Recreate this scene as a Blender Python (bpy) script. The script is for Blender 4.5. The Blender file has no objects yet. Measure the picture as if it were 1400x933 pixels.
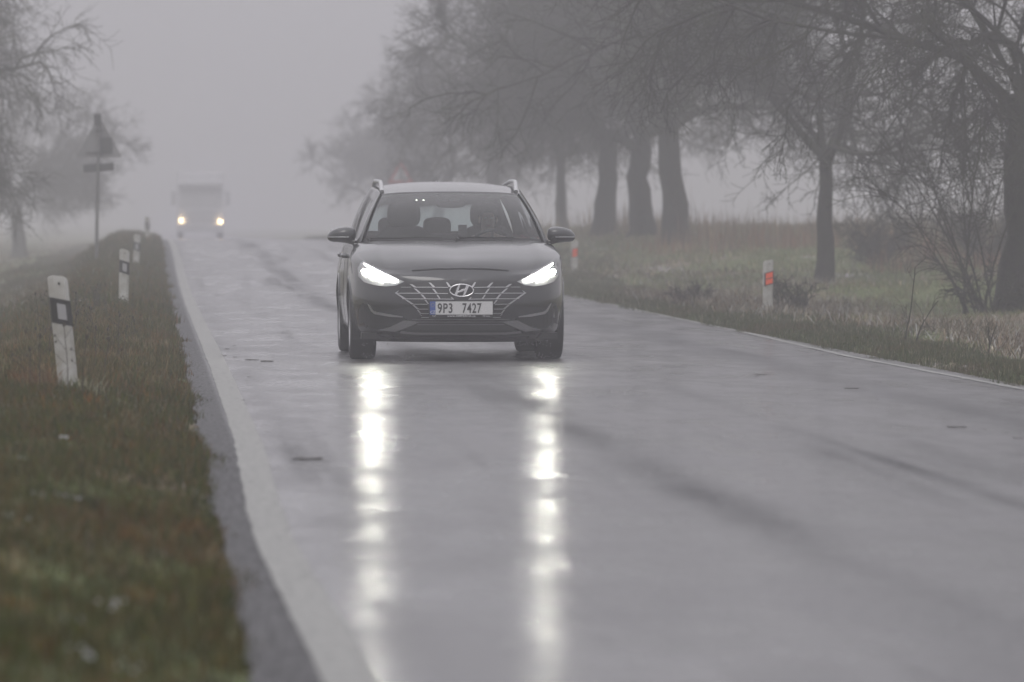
import bpy, math, random
import numpy as np
from mathutils import Vector, Matrix
from mathutils.bvhtree import BVHTree
from mathutils.geometry import delaunay_2d_cdt

scene = bpy.context.scene
col = scene.collection
R = math.radians

# ------------------------------------------------------------------ camera
YAW = math.atan(0.0635)
cam = bpy.data.cameras.new('camera')
cam.lens = 200; cam.sensor_width = 36; cam.sensor_fit = 'HORIZONTAL'
cam.clip_start = 0.5; cam.clip_end = 4000
cam.dof.use_dof = True; cam.dof.focus_distance = 47.3; cam.dof.aperture_fstop = 4.0
camo = bpy.data.objects.new('camera', cam); col.objects.link(camo)
camo.location = (0, 0, 1.2)
camo.rotation_euler = (R(90) - 0.02205, 0, -YAW)
scene.camera = camo

# ------------------------------------------------------------------ overcast sky
SUN_EL, SUN_ROT = R(48), R(200)
w = bpy.data.worlds.new("World"); scene.world = w; w.use_nodes = True
nt = w.node_tree; N = nt.nodes; L = nt.links
bg = N['Background']; bg.inputs['Strength'].default_value = 0.1
sky = N.new('ShaderNodeTexSky'); sky.sky_type = 'NISHITA'; sky.sun_disc = False
sky.sun_elevation = SUN_EL; sky.sun_rotation = SUN_ROT; sky.dust_density = 5; sky.air_density = 1.5
hs = N.new('ShaderNodeHueSaturation'); hs.inputs['Saturation'].default_value = 0.12
L.new(sky.outputs[0], hs.inputs['Color'])
tc = N.new('ShaderNodeTexCoord'); sx = N.new('ShaderNodeSeparateXYZ')
L.new(tc.outputs['Generated'], sx.inputs[0])
mr = N.new('ShaderNodeMapRange'); mr.inputs['From Min'].default_value = 0; mr.inputs['From Max'].default_value = 1
L.new(sx.outputs['Z'], mr.inputs['Value'])
cl = N.new('ShaderNodeMix'); cl.data_type = 'RGBA'
SKY_H = (4.25, 4.12, 4.42, 1); SKY_Z = (11.6, 11.4, 12.0, 1)
cl.inputs[6].default_value = SKY_H; cl.inputs[7].default_value = SKY_Z
L.new(mr.outputs[0], cl.inputs[0])
mx = N.new('ShaderNodeMix'); mx.data_type = 'RGBA'; mx.inputs[0].default_value = 0.9
L.new(hs.outputs[0], mx.inputs[6]); L.new(cl.outputs[2], mx.inputs[7])
L.new(mx.outputs[2], bg.inputs['Color'])

sun = bpy.data.lights.new('sun', 'SUN'); sun.energy = 0.5; sun.angle = R(25); sun.color = (1, .97, .93)
suno = bpy.data.objects.new('sun', sun); col.objects.link(suno)
suno.rotation_euler = (R(90) - SUN_EL, 0, R(180) - SUN_ROT + R(0))
suno.location = (0, 0, 60)

scene.view_settings.view_transform = 'Standard'; scene.view_settings.look = 'None'
scene.view_settings.exposure = 0.18; scene.view_settings.gamma = 1.0
scene.render.engine = 'CYCLES'
cy = scene.cycles
cy.max_bounces = 8; cy.volume_bounces = 1; cy.transparent_max_bounces = 16
cy.diffuse_bounces = 2; cy.glossy_bounces = 3; cy.transmission_bounces = 4
cy.use_denoising = True
cy.sample_clamp_indirect = 4.0

# ------------------------------------------------------------------ helpers
def tag(o, label=None, cat=None, group=None, kind=None):
    if label: o['label'] = label
    if cat: o['category'] = cat
    if group: o['group'] = group
    if kind: o['kind'] = kind
    return o

def empty(name, loc=(0, 0, 0), rz=0, **k):
    o = bpy.data.objects.new(name, None); col.objects.link(o)
    o.location = loc; o.rotation_euler = (0, 0, rz); o.empty_display_size = .2
    return tag(o, **k)

class MB:
    """collects geometry for ONE mesh object"""
    def __init__(s): s.v = []; s.f = []; s.mi = []
    def add(s, v, f, mi=0):
        b = len(s.v); s.v += [tuple(p) for p in v]
        s.f += [tuple(i + b for i in q) for q in f]; s.mi += [mi] * len(f); return s
    def box(s, c, d, rot=None, mi=0, taper=(1, 1)):
        hx, hy, hz = d[0] / 2, d[1] / 2, d[2] / 2
        v = []
        for z, t in ((-hz, (1, 1)), (hz, taper)):
            for x, y in ((-hx, -hy), (hx, -hy), (hx, hy), (-hx, hy)):
                p = Vector((x * t[0], y * t[1], z))
                if rot is not None: p = rot @ p
                v.append(p + Vector(c))
        return s.add(v, [(3, 2, 1, 0), (4, 5, 6, 7), (0, 1, 5, 4), (1, 2, 6, 5), (2, 3, 7, 6), (3, 0, 4, 7)], mi)
    def prism(s, poly, a0, a1, axis='y', mi=0):
        """poly in the 2 other axes, extruded from a0 to a1"""
        n = len(poly); v = []
        for a in (a0, a1):
            for p in poly:
                v.append({'y': (p[0], a, p[1]), 'x': (a, p[0], p[1]), 'z': (p[0], p[1], a)}[axis])
        f = [tuple(range(n)), tuple(range(2 * n - 1, n - 1, -1))]
        f += [(i, i + n, (i + 1) % n + n, (i + 1) % n) for i in range(n)]
        return s.add(v, f, mi)
    def tube(s, pts, rad, n=8, mi=0, cap=True, flat=1.0):
        pts = [Vector(p) for p in pts]
        if not hasattr(rad, '__len__'): rad = [rad] * len(pts)
        v = []; 
        for i, p in enumerate(pts):
            t = (pts[min(i + 1, len(pts) - 1)] - pts[max(i - 1, 0)]).normalized()
            u = Vector((0, 0, 1)) if abs(t.z) < .9 else Vector((0, 1, 0))
            a = t.cross(u).normalized(); b = a.cross(t)
            for k in range(n):
                th = 2 * math.pi * k / n
                v.append(p + (a * math.cos(th) + b * math.sin(th) * flat) * rad[i])
        f = []
        for i in range(len(pts) - 1):
            for k in range(n):
                f.append((i * n + k, i * n + (k + 1) % n, (i + 1) * n + (k + 1) % n, (i + 1) * n + k))
        if cap:
            f.append(tuple(range(n - 1, -1, -1))); f.append(tuple(range((len(pts) - 1) * n, len(pts) * n)))
        return s.add(v, f, mi)
    def lathe(s, prof, c=(0, 0, 0), axis='x', n=48, mi=0):
        """prof: (axial, radius)"""
        v = []
        for (a, r) in prof:
            for k in range(n):
                th = 2 * math.pi * k / n; p, q = r * math.cos(th), r * math.sin(th)
                v.append({'x': (c[0] + a, c[1] + p, c[2] + q), 'z': (c[0] + p, c[1] + q, c[2] + a), 'y': (c[0] + p, c[1] + a, c[2] + q)}[axis])
        f = []
        for i in range(len(prof) - 1):
            for k in range(n):
                f.append((i * n + k, i * n + (k + 1) % n, (i + 1) * n + (k + 1) % n, (i + 1) * n + k))
        return s.add(v, f, mi)
    def ellipsoid(s, c, r, n=16, m=10, mi=0, rot=None, p=1.0):
        v = []
        for i in range(m + 1):
            ph = math.pi * i / m
            for k in range(n):
                th = 2 * math.pi * k / n
                sg = lambda q: math.copysign(abs(q) ** p, q)
                d = Vector((sg(math.sin(ph)) * sg(math.cos(th)) * r[0], sg(math.sin(ph)) * sg(math.sin(th)) * r[1], sg(math.cos(ph)) * r[2]))
                if rot is not None: d = rot @ d
                v.append(d + Vector(c))
        f = [(i * n + k, (i + 1) * n + k, (i + 1) * n + (k + 1) % n, i * n + (k + 1) % n) for i in range(m) for k in range(n)]
        return s.add(v, f, mi)
    def build(s, name, mats, parent=None, smooth=False, bevel=0, loc=None, angle=35):
        me = bpy.data.meshes.new(name); me.from_pydata(s.v, [], s.f)
        if not isinstance(mats, (list, tuple)): mats = [mats]
        for m in mats: me.materials.append(m)
        me.polygons.foreach_set('material_index', s.mi)
        import bmesh
        bm = bmesh.new(); bm.from_mesh(me)
        bmesh.ops.remove_doubles(bm, verts=bm.verts, dist=1e-5)
        if len(bm.faces) < 60000: bmesh.ops.recalc_face_normals(bm, faces=bm.faces)
        bm.to_mesh(me); bm.free()
        me.update()
        o = bpy.data.objects.new(name, me); col.objects.link(o)
        if smooth:
            me.shade_smooth()
            try: me.set_sharp_from_angle(angle=R(angle))
            except Exception: pass
        if bevel:
            b = o.modifiers.new('bevel', 'BEVEL'); b.width = bevel; b.segments = 2; b.limit_method = 'ANGLE'; b.angle_limit = R(40)
        if parent is not None: o.parent = parent
        if loc is not None: o.location = loc
        return o

def mesh_np(name, V, F, mats, colr=None, parent=None, smooth=False, k=3):
    """fast mesh from numpy arrays, F (n,k)"""
    me = bpy.data.meshes.new(name)
    V = np.asarray(V, np.float32); F = np.asarray(F, np.int32)
    me.vertices.add(len(V)); me.vertices.foreach_set('co', V.ravel())
    me.loops.add(F.size); me.loops.foreach_set('vertex_index', F.ravel())
    me.polygons.add(len(F)); me.polygons.foreach_set('loop_start', np.arange(0, F.size, F.shape[1], dtype=np.int32))
    me.polygons.foreach_set('loop_total', np.full(len(F), F.shape[1], np.int32))
    if smooth: me.polygons.foreach_set('use_smooth', np.ones(len(F), bool))
    if colr is not None:
        at = me.color_attributes.new('Col', 'FLOAT_COLOR', 'POINT')
        c = np.ones((len(V), 4), np.float32); c[:, :3] = colr
        at.data.foreach_set('color', c.ravel())
    me.materials.append(mats); me.update(calc_edges=True)
    o = bpy.data.objects.new(name, me); col.objects.link(o)
    if parent is not None: o.parent = parent
    return o

# ------------------------------------------------------------------ materials
def mat(name, c, rough=.6, metal=0, noise=0, nscale=8, c2=None, spec=.5, coat=0, bump=0, bscale=60, emis=None, estr=0, attr=False):
    m = bpy.data.materials.new(name); m.use_nodes = True
    t = m.node_tree; b = t.nodes['Principled BSDF']
    b.inputs['Base Color'].default_value = (*c, 1); b.inputs['Roughness'].default_value = rough
    b.inputs['Metallic'].default_value = metal; b.inputs['Specular IOR Level'].default_value = spec
    b.inputs['Coat Weight'].default_value = coat; b.inputs['Coat Roughness'].default_value = .08
    tcn = t.nodes.new('ShaderNodeTexCoord')
    if noise:
        n = t.nodes.new('ShaderNodeTexNoise'); n.inputs['Scale'].default_value = nscale; n.inputs['Detail'].default_value = 6
        t.links.new(tcn.outputs['Object'], n.inputs['Vector'])
        r = t.nodes.new('ShaderNodeMapRange'); r.inputs['From Min'].default_value = .35; r.inputs['From Max'].default_value = .65
        t.links.new(n.outputs[0], r.inputs['Value'])
        x = t.nodes.new('ShaderNodeMix'); x.data_type = 'RGBA'
        cc = c2 if c2 else tuple(q * (1 - noise) for q in c)
        x.inputs[6].default_value = (*c, 1); x.inputs[7].default_value = (*cc, 1)
        t.links.new(r.outputs[0], x.inputs[0]); t.links.new(x.outputs[2], b.inputs['Base Color'])
    if attr:
        a = t.nodes.new('ShaderNodeVertexColor'); a.layer_name = 'Col'
        t.links.new(a.outputs[0], b.inputs['Base Color'])
    if bump:
        n = t.nodes.new('ShaderNodeTexNoise'); n.inputs['Scale'].default_value = bscale; n.inputs['Detail'].default_value = 4
        t.links.new(tcn.outputs['Object'], n.inputs['Vector'])
        bp = t.nodes.new('ShaderNodeBump'); bp.inputs['Strength'].default_value = bump; bp.inputs['Distance'].default_value = .01
        t.links.new(n.outputs[0], bp.inputs['Height']); t.links.new(bp.outputs[0], b.inputs['Normal'])
    if emis:
        b.inputs['Emission Color'].default_value = (*emis, 1); b.inputs['Emission Strength'].default_value = estr
    return m

def glass(name, tint=(.8, .85, .85), refl=1.0, rough=.02):
    m = bpy.data.materials.new(name); m.use_nodes = True; t = m.node_tree
    t.nodes.remove(t.nodes['Principled BSDF']); out = t.nodes['Material Output']
    tr = t.nodes.new('ShaderNodeBsdfTransparent'); tr.inputs[0].default_value = (*tint, 1)
    gl = t.nodes.new('ShaderNodeBsdfGlossy'); gl.inputs['Roughness'].default_value = rough
    fr = t.nodes.new('ShaderNodeFresnel'); fr.inputs[0].default_value = 1.5
    mm = t.nodes.new('ShaderNodeMath'); mm.operation = 'MULTIPLY'; mm.inputs[1].default_value = refl; mm.use_clamp = True
    t.links.new(fr.outputs[0], mm.inputs[0])
    mxn = t.nodes.new('ShaderNodeMixShader')
    t.links.new(mm.outputs[0], mxn.inputs[0]); t.links.new(tr.outputs[0], mxn.inputs[1]); t.links.new(gl.outputs[0], mxn.inputs[2])
    t.links.new(mxn.outputs[0], out.inputs['Surface'])
    return m

# ------------------------------------------------------------------ terrain height
_r = np.random.default_rng(5)
_w = [(_r.uniform(.15, 1.6), _r.uniform(0, 6.28), _r.uniform(0, 6.28)) for _ in range(14)]
def bumpf(x, y):
    s = 0
    for k, a, p in _w: s = s + np.sin(x * k * math.cos(a) * 1.7 + y * k * math.sin(a) * .8 + p) / (.6 + k)
    return s / 8
def sstep(a, b, x):
    t = np.clip((x - a) / (b - a), 0, 1); return t * t * (3 - 2 * t)
ROAD_L, ROAD_R = 0.28, 6.14
def PR(y):   # long profile of the road: level, a soft crest, then falling away
    return np.interp(y, PRY, PRZ)
_ky = np.array([-100, 60, 82, 90, 98, 105, 112, 120, 130, 142, 155, 175, 200, 235, 300, 400, 1000], float); _kz = np.array([0, 0, .01, .05, .12, .19, .28, .38, .46, .51, .52, .47, .34, .17, 0, -.35, -1.2])
PRY = np.arange(-100, 1001, 1.0); PRZ = np.interp(PRY, _ky, _kz); PRZ = np.convolve(np.pad(PRZ, 5, 'edge'), np.ones(11) / 11, 'valid')
def hz(x, y):
    x = np.asarray(x, float); y = np.asarray(y, float)
    lx = ROAD_L - x
    zl = np.interp(lx, [0, .15, .7, 1.3, 2.8, 5, 12, 60, 300], [-.01, .03, .13, .12, -.30, -.38, -.3, -.2, 0])
    zl = zl + PR(y) * (1 - .85 * sstep(1.0, 2.4, lx))
    rx = x - ROAD_R
    zr = np.interp(rx, [0, .2, 1.2, 2.6, 4.6, 8, 20, 60, 300], [-.01, .03, -.03, -.10, .02, .12, .14, -.3, -2.0])
    zr = zr + sstep(84, 132, y) * .22 * sstep(1.6, 4.6, rx) * (1 - sstep(150, 260, y)) + PR(y)
    z = np.where(lx > 0, zl, np.where(rx > 0, zr, PR(y) - .03))
    amp = np.where(lx > 0, sstep(.2, 2, lx), np.where(rx > 0, sstep(.2, 2, rx), 0))
    return z + amp * bumpf(x, y) * .16
def hz1(x, y): return float(hz(np.array([x]), np.array([y]))[0])
HEAD_E, DRL_E = 160, 30
FOG_D, FOG_C = 0.0043, (.93, .92, .955, 1)
# ------------------------------------------------------------------ ground sheet
def ground_mat():
    m = bpy.data.materials.new('turf_soil'); m.use_nodes = True; t = m.node_tree; b = t.nodes['Principled BSDF']
    b.inputs['Roughness'].default_value = .85; b.inputs['Specular IOR Level'].default_value = .2
    tc = t.nodes.new('ShaderNodeTexCoord')
    def ns(scale, det=5, sc=(1, 1, 1)):
        mp = t.nodes.new('ShaderNodeMapping'); mp.inputs['Scale'].default_value = sc
        t.links.new(tc.outputs['Object'], mp.inputs[0])
        n = t.nodes.new('ShaderNodeTexNoise'); n.inputs['Scale'].default_value = scale; n.inputs['Detail'].default_value = det
        t.links.new(mp.outputs[0], n.inputs['Vector']); return n.outputs[0]
    def ramp(src, a, bb):
        r = t.nodes.new('ShaderNodeMapRange'); r.inputs['From Min'].default_value = a; r.inputs['From Max'].default_value = bb
        t.links.new(src, r.inputs['Value']); return r.outputs[0]
    def mix(f, a, c):
        x = t.nodes.new('ShaderNodeMix'); x.data_type = 'RGBA'; t.links.new(f, x.inputs[0])
        for i, q in ((6, a), (7, c)):
            if isinstance(q, tuple): x.inputs[i].default_value = (*q, 1)
            else: t.links.new(q, x.inputs[i])
        return x.outputs[2]
    c = mix(ramp(ns(1.3), .4, .6), (.085, .10, .042), (.135, .165, .068))
    c = mix(ramp(ns(.32, 4, (1, .6, 1)), .50, .60), c, (.20, .15, .11))
    c = mix(ramp(ns(3.0, 6, (1, .5, 1)), .60, .68), c, (.06, .045, .035))
    c = mix(ramp(ns(.9, 8, (1, .35, 1)), .62, .68), c, (.38, .36, .36))
    t.links.new(c, b.inputs['Base Color'])
    n = ns(14, 6); bp = t.nodes.new('ShaderNodeBump'); bp.inputs['Strength'].default_value = .7; bp.inputs['Distance'].default_value = .05
    t.links.new(n, bp.inputs['Height']); t.links.new(bp.outputs[0], b.inputs['Normal'])
    return m
xs = np.concatenate([np.linspace(-420, -30, 18)[:-1], np.linspace(-30, -5, 26)[:-1], np.linspace(-5, ROAD_L, 32),
                     np.linspace(ROAD_R, ROAD_R + 7, 34), np.linspace(ROAD_R + 7, 40, 34)[1:], np.linspace(40, 420, 18)[1:]])
ys = np.concatenate([np.linspace(-60, 8, 8)[:-1], np.linspace(8, 150, 285)[:-1], np.linspace(150, 320, 90)[:-1], np.linspace(320, 1000, 30)])
XX, YY = np.meshgrid(xs, ys); ZZ = hz(XX, YY)
V = np.stack([XX, YY, ZZ], -1).reshape(-1, 3); nx, ny = len(xs), len(ys)
I = np.arange(nx * ny).reshape(ny, nx)
F = np.stack([I[:-1, :-1], I[:-1, 1:], I[1:, 1:], I[1:, :-1]], -1).reshape(-1, 4)
g = mesh_np('ground', V, F, ground_mat(), smooth=True); tag(g, kind='structure')

# ------------------------------------------------------------------ wet road
def road_mat(paint=False):
    m = bpy.data.materials.new('edge_paint' if paint else 'wet_asphalt'); m.use_nodes = True; t = m.node_tree; b = t.nodes['Principled BSDF']
    tc = t.nodes.new('ShaderNodeTexCoord'); sep = t.nodes.new('ShaderNodeSeparateXYZ'); t.links.new(tc.outputs['Object'], sep.inputs[0])
    def math_(op, a, bb=None, c=None, clamp=False):
        n = t.nodes.new('ShaderNodeMath'); n.operation = op; n.use_clamp = clamp
        for i, q in enumerate((a, bb, c)):
            if q is None: continue
            if isinstance(q, (int, float)): n.inputs[i].default_value = q
            else: t.links.new(q, n.inputs[i])
        return n.outputs[0]
    def ns(scale, det=5, sc=(1, 1, 1), rough=.5):
        mp = t.nodes.new('ShaderNodeMapping'); mp.inputs['Scale'].default_value = sc
        t.links.new(tc.outputs['Object'], mp.inputs[0])
        n = t.nodes.new('ShaderNodeTexNoise'); n.inputs['Scale'].default_value = scale; n.inputs['Detail'].default_value = det
        n.inputs['Roughness'].default_value = rough
        t.links.new(mp.outputs[0], n.inputs['Vector']); return n.outputs[0]
    # x wobbled so the worn bands wander
    xw = math_('ADD', sep.outputs['X'], math_('MULTIPLY', math_('SUBTRACT', ns(.12, 3, (.5, 1, 1)), .5), .35))
    def band(x0, wd):
        d = math_('DIVIDE', math_('SUBTRACT', xw, x0), wd)
        return math_('POWER', 2.718, math_('MULTIPLY', math_('MULTIPLY', d, d), -1))
    patch = math_('MULTIPLY', math_('SUBTRACT', ns(1.1, 5, (1, .18, 1), .6), .36), 4, clamp=True)
    dry = math_('MULTIPLY', band(2.38, .20), .70)
    dry = math_('ADD', dry, math_('MULTIPLY', band(3.62, .10), .38))
    dry = math_('ADD', dry, math_('MULTIPLY', band(5.0, .30), .6))
    dry = math_('ADD', dry, math_('MULTIPLY', band(.72, .10), .2))
    dry = math_('ADD', dry, math_('MULTIPLY', math_('MULTIPLY', math_('SUBTRACT', ns(2.6, 4, (1, .022, 1)), .56), 7, clamp=True), .60))
    dry = math_('MULTIPLY', dry, math_('ADD', math_('MULTIPLY', patch, .65), .35), clamp=True)
    strip = math_('SUBTRACT', 1, math_('MULTIPLY', math_('SUBTRACT', sep.outputs['X'], .42), 12, clamp=True), clamp=True)
    grain = math_('SUBTRACT', ns(42, 3, (1, .10, 1), .8), .5)
    dryall = math_('MAXIMUM', dry, math_('MULTIPLY', strip, .82))
    dryg = math_('ADD', dryall, math_('MULTIPLY', grain, 1.7), clamp=True)
    film = math_('MULTIPLY', math_('SUBTRACT', ns(1.5, 5, (1.3, .32, 1), .62), .40), 4.5, clamp=True)
    fine = ns(90, 3)
    if paint:
        x = t.nodes.new('ShaderNodeMix'); x.data_type = 'RGBA'; x.inputs[6].default_value = (.29, .29, .275, 1); x.inputs[7].default_value = (.09, .09, .088, 1)
        t.links.new(math_('MULTIPLY', math_('SUBTRACT', ns(26, 9, (1, .5, 1), .75), .46), 5, clamp=True), x.inputs[0])
        t.links.new(x.outputs[2], b.inputs['Base Color'])
        b.inputs['Roughness'].default_value = .45; b.inputs['Specular IOR Level'].default_value = .25
        hgt, st = ns(60, 4), .12
    else:
        x = t.nodes.new('ShaderNodeMix'); x.data_type = 'RGBA'; x.inputs[6].default_value = (.070, .067, .072, 1); x.inputs[7].default_value = (.12, .115, .12, 1)
        t.links.new(ns(2.5, 6, (1, .2, 1)), x.inputs[0])
        x2 = t.nodes.new('ShaderNodeMix'); x2.data_type = 'RGBA'; x2.inputs[7].default_value = (.028, .028, .030, 1)
        t.links.new(math_('MULTIPLY', dryg, .9), x2.inputs[0]); t.links.new(x.outputs[2], x2.inputs[6]); t.links.new(x2.outputs[2], b.inputs['Base Color'])
        rg = math_('ADD', ROAD_ROUGH, math_('MULTIPLY', math_('SUBTRACT', ns(1.1, 5, (1, .10, 1)), .5), .18))
        rg = math_('ADD', rg, math_('MULTIPLY', dryall, .25))
        t.links.new(rg, b.inputs['Roughness'])
        t.links.new(math_('SUBTRACT', .95, math_('MULTIPLY', dryg, .88)), b.inputs['Specular IOR Level'])
        hgt = math_('ADD', math_('ADD', math_('MULTIPLY', ns(1.0, 5, (2.0, .9, 1), .55), ROAD_WAVE), math_('MULTIPLY', ns(22, 3, (1, .5, 1)), .05)), math_('MULTIPLY', fine, .10)); st = 1.0
        t.links.new(math_('MULTIPLY', math_('SUBTRACT', 1, math_('MULTIPLY', dryg, 1.25), clamp=True), math_('ADD', .18, math_('MULTIPLY', film, .75))), b.inputs['Coat Weight']); b.inputs['Coat IOR'].default_value = 1.33; b.inputs['Coat Roughness'].default_value = .11
    bp = t.nodes.new('ShaderNodeBump'); bp.inputs['Strength'].default_value = st; bp.inputs['Distance'].default_value = .012
    t.links.new(hgt, bp.inputs['Height']); t.links.new(bp.outputs[0], b.inputs['Normal'])
    if not paint: t.links.new(bp.outputs[0], b.inputs['Coat Normal'])
    return m
ROAD_ROUGH, ROAD_WAVE = .36, .85
def strip(name, xa, xb, y0, y1, z, m, n=4, jag=0, seed=1, ctr=None):
    r = np.random.default_rng(seed); yy = np.concatenate([np.arange(y0, 60, .12), np.arange(60, 140, .5), np.arange(140, 320, 2), np.arange(320, y1, 10)])
    tt = np.linspace(0, 1, n); ja = np.cumsum(r.normal(0, 1, len(yy))); ja = (ja - np.convolve(ja, np.ones(25) / 25, 'same')); jb = r.normal(0, 1, len(yy))
    A = xa - np.abs(ja) * jag - np.abs(jb) * jag * .5; r2 = np.cumsum(r.normal(0, 1, len(yy))); r2 = r2 - np.convolve(r2, np.ones(25) / 25, 'same')
    B = xb + np.abs(r2) * jag
    if ctr: A, B = A + np.interp(yy, *ctr), B + np.interp(yy, *ctr)
    X = A[:, None] + (B - A)[:, None] * tt; Y = np.repeat(yy[:, None], n, 1)
    V = np.stack([X, Y, PR(Y) + z], -1).reshape(-1, 3); I = np.arange(len(yy) * n).reshape(len(yy), n)
    F = np.stack([I[:-1, :-1], I[:-1, 1:], I[1:, 1:], I[1:, :-1]], -1).reshape(-1, 4)
    return tag(mesh_np(name, V, F, m), kind='structure')
strip('road', ROAD_L, ROAD_R, -40, 995, 0.0, road_mat(), 8, .012)
pm = road_mat(True)
strip('road_edge_line', -.069, .069, -5, 995, .004, pm, 3, .0030, 2, ([10, 14, 18.5, 21, 24, 30, 45, 69], [.56, .52, .475, .455, .468, .515, .54, .54]))
strip('road_edge_line', -.028, .028, -5, 995, .004, pm, 3, .005, 3, ([20, 38, 44, 48, 58, 66, 75, 90], [6.02, 6.02, 5.97, 5.93, 6.08, 6.10, 6.17, 6.19]))

# ------------------------------------------------------------------ grass
blade_m = mat('grass_blades', (.05, .07, .02), .7, attr=True, spec=.15)
def blades(rng, x, y, h, wd, colr, lean=.5, zoff=-.02, flatw=1.0):
    n = len(x); z = hz(x, y) + zoff
    az = rng.uniform(0, 2 * np.pi, n); fa = rng.uniform(0, 2 * np.pi, n); ln = rng.uniform(.1, 1, n) * lean
    dx, dy = np.cos(az) * ln * h, np.sin(az) * ln * h
    wx, wy = np.cos(fa) * wd / 2, np.sin(fa) * wd / 2
    b0 = np.stack([x - wx, y - wy, z], -1); b1 = np.stack([x + wx, y + wy, z], -1)
    m0 = np.stack([x - wx * .7 + dx * .35, y - wy * .7 + dy * .35, z + h * .6], -1); m1 = np.stack([x + wx * .7 + dx * .35, y + wy * .7 + dy * .35, z + h * .6], -1)
    tp = np.stack([x + dx, y + dy, z + h * (1 - ln * .25)], -1)
    V = np.stack([b0, b1, m0, m1, tp], 1).reshape(-1, 3); k = np.arange(n)[:, None] * 5
    F = np.stack([k + [0, 1, 3], k + [0, 3, 2], k + [2, 3, 4]], 1).reshape(-1, 3)
    return V, F, np.repeat(colr, 5, 0)
def join(parts):
    Vs, Fs, Cs, o = [], [], [], 0
    for v, f, c in parts: Vs.append(v); Fs.append(f + o); Cs.append(c); o += len(v)
    return np.concatenate(Vs), np.concatenate(Fs), np.concatenate(Cs)
PAL = .85 * np.array([[.045, .060, .008], [.075, .088, .010], [.032, .042, .006], [.15, .065, .012], [.085, .060, .014], [.060, .060, .010], [.20, .16, .09], [.12, .075, .03]])
def pick(rng, x, y, p, scale=.5):
    n1 = np.sin(x * 3.1 / scale * .4 + 2 * np.sin(y * .9 / scale * .4)) + np.sin(y * 1.3 / scale * .5 + 1.7 * np.sin(x * 2.3)) 
    pg = np.array(p, float); pg /= pg.sum(); i = rng.choice(len(PAL), len(x), p=pg)
    rust = (n1 + rng.normal(0, .5, len(x))) > .8
    i = np.where(rust, rng.choice([3, 4, 7, 0, 5], len(x)), i)
    return PAL[i] * rng.uniform(.7, 1.3, (len(x), 1))
rng = np.random.default_rng(11)
parts = []
def scatter(n, xa, xb, ya, yb, h, wd, p, lean=.5, clump=0, pw=1.0, xpow=1.0, thin=None):
    y = ya + (yb - ya) * rng.random(n) ** pw; x = xa + (xb - xa) * rng.random(n)
    if clump: x = x + rng.normal(0, clump, n); 
    if thin is not None: k = thin(x, y); x, y = x[k], y[k]
    hh = rng.uniform(*h, len(x)) * (1 + .35 * np.sin(x * 5 + y * 1.1) * np.sin(y * 2.3))
    parts.append(blades(rng, x, y, hh, rng.uniform(*wd, len(x)), pick(rng, x, y, p), lean))
gp = [5, 4, 5, 2.0, 2, 3, .6, 1]
# left verge, near to far (short wet turf spilling over the asphalt edge)
edge = lambda x, y: (x < ROAD_L + .04 * np.sin(y * 2.1) + .05 * np.sin(y * .7 + 1) - .02 + .03 * rng.standard_normal(len(x)))
scatter(95000, -1.5, .40, 9, 30, (.03, .085), (.003, .007), gp, .7, thin=edge)
scatter(110000, -2.2, .40, 28, 60, (.035, .10), (.004, .009), gp, .6, thin=edge)
scatter(60000, -3.0, .40, 58, 130, (.06, .15), (.008, .018), gp, .5, thin=edge)
scatter(26000, -3.5, .3, 130, 300, (.08, .20), (.02, .045), gp, .5, thin=edge)
scatter(30000, -14, -2.0, 40, 130, (.05, .13), (.01, .02), [3, 4, 1, .5, 2, 2, 12, 3], .6)
scatter(16000, -20, -3, 125, 300, (.06, .18), (.02, .05), [3, 5, 2, .5, 2, 2, 3, 1], .6)
def tufts(n, xa, xb, ya, yb, k, h, p, wd=(.003, .006)):
    cx = rng.uniform(xa, xb, n); cy = rng.uniform(ya, yb, n); x = np.repeat(cx, k) + rng.normal(0, .035, n * k); y = np.repeat(cy, k) + rng.normal(0, .05, n * k)
    hh = np.repeat(rng.uniform(.5, 1, n), k) * rng.uniform(*h, n * k); base = np.repeat(PAL[rng.choice(len(PAL), n, p=np.array(p) / sum(p))] * rng.uniform(.8, 1.6, (n, 1)), k, 0)
    q = x < ROAD_L + .02; parts.append(blades(rng, x[q], y[q], hh[q], rng.uniform(*wd, q.sum()), (base * rng.uniform(.8, 1.2, (n * k, 1)))[q], .8))
tufts(330, -1.5, .25, 11, 34, 40, (.06, .15), [6, 9, 3, 5, 4, 4, 1.5, 3])
tufts(420, -2.0, .22, 34, 66, 36, (.06, .17), [5, 7, 3, 4, 4, 4, 4, 4], (.003, .008))
scatter(7000, -1.9, .25, 36, 62, (.08, .2), (.0025, .005), [0, 1, 0, 1, 1, 0, 14, 3], .9, thin=edge)
scatter(5000, -1.4, .2, 12, 36, (.05, .13), (.002, .004), [0, 1, 0, 2, 1, 0, 8, 3], .9, thin=edge)
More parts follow.
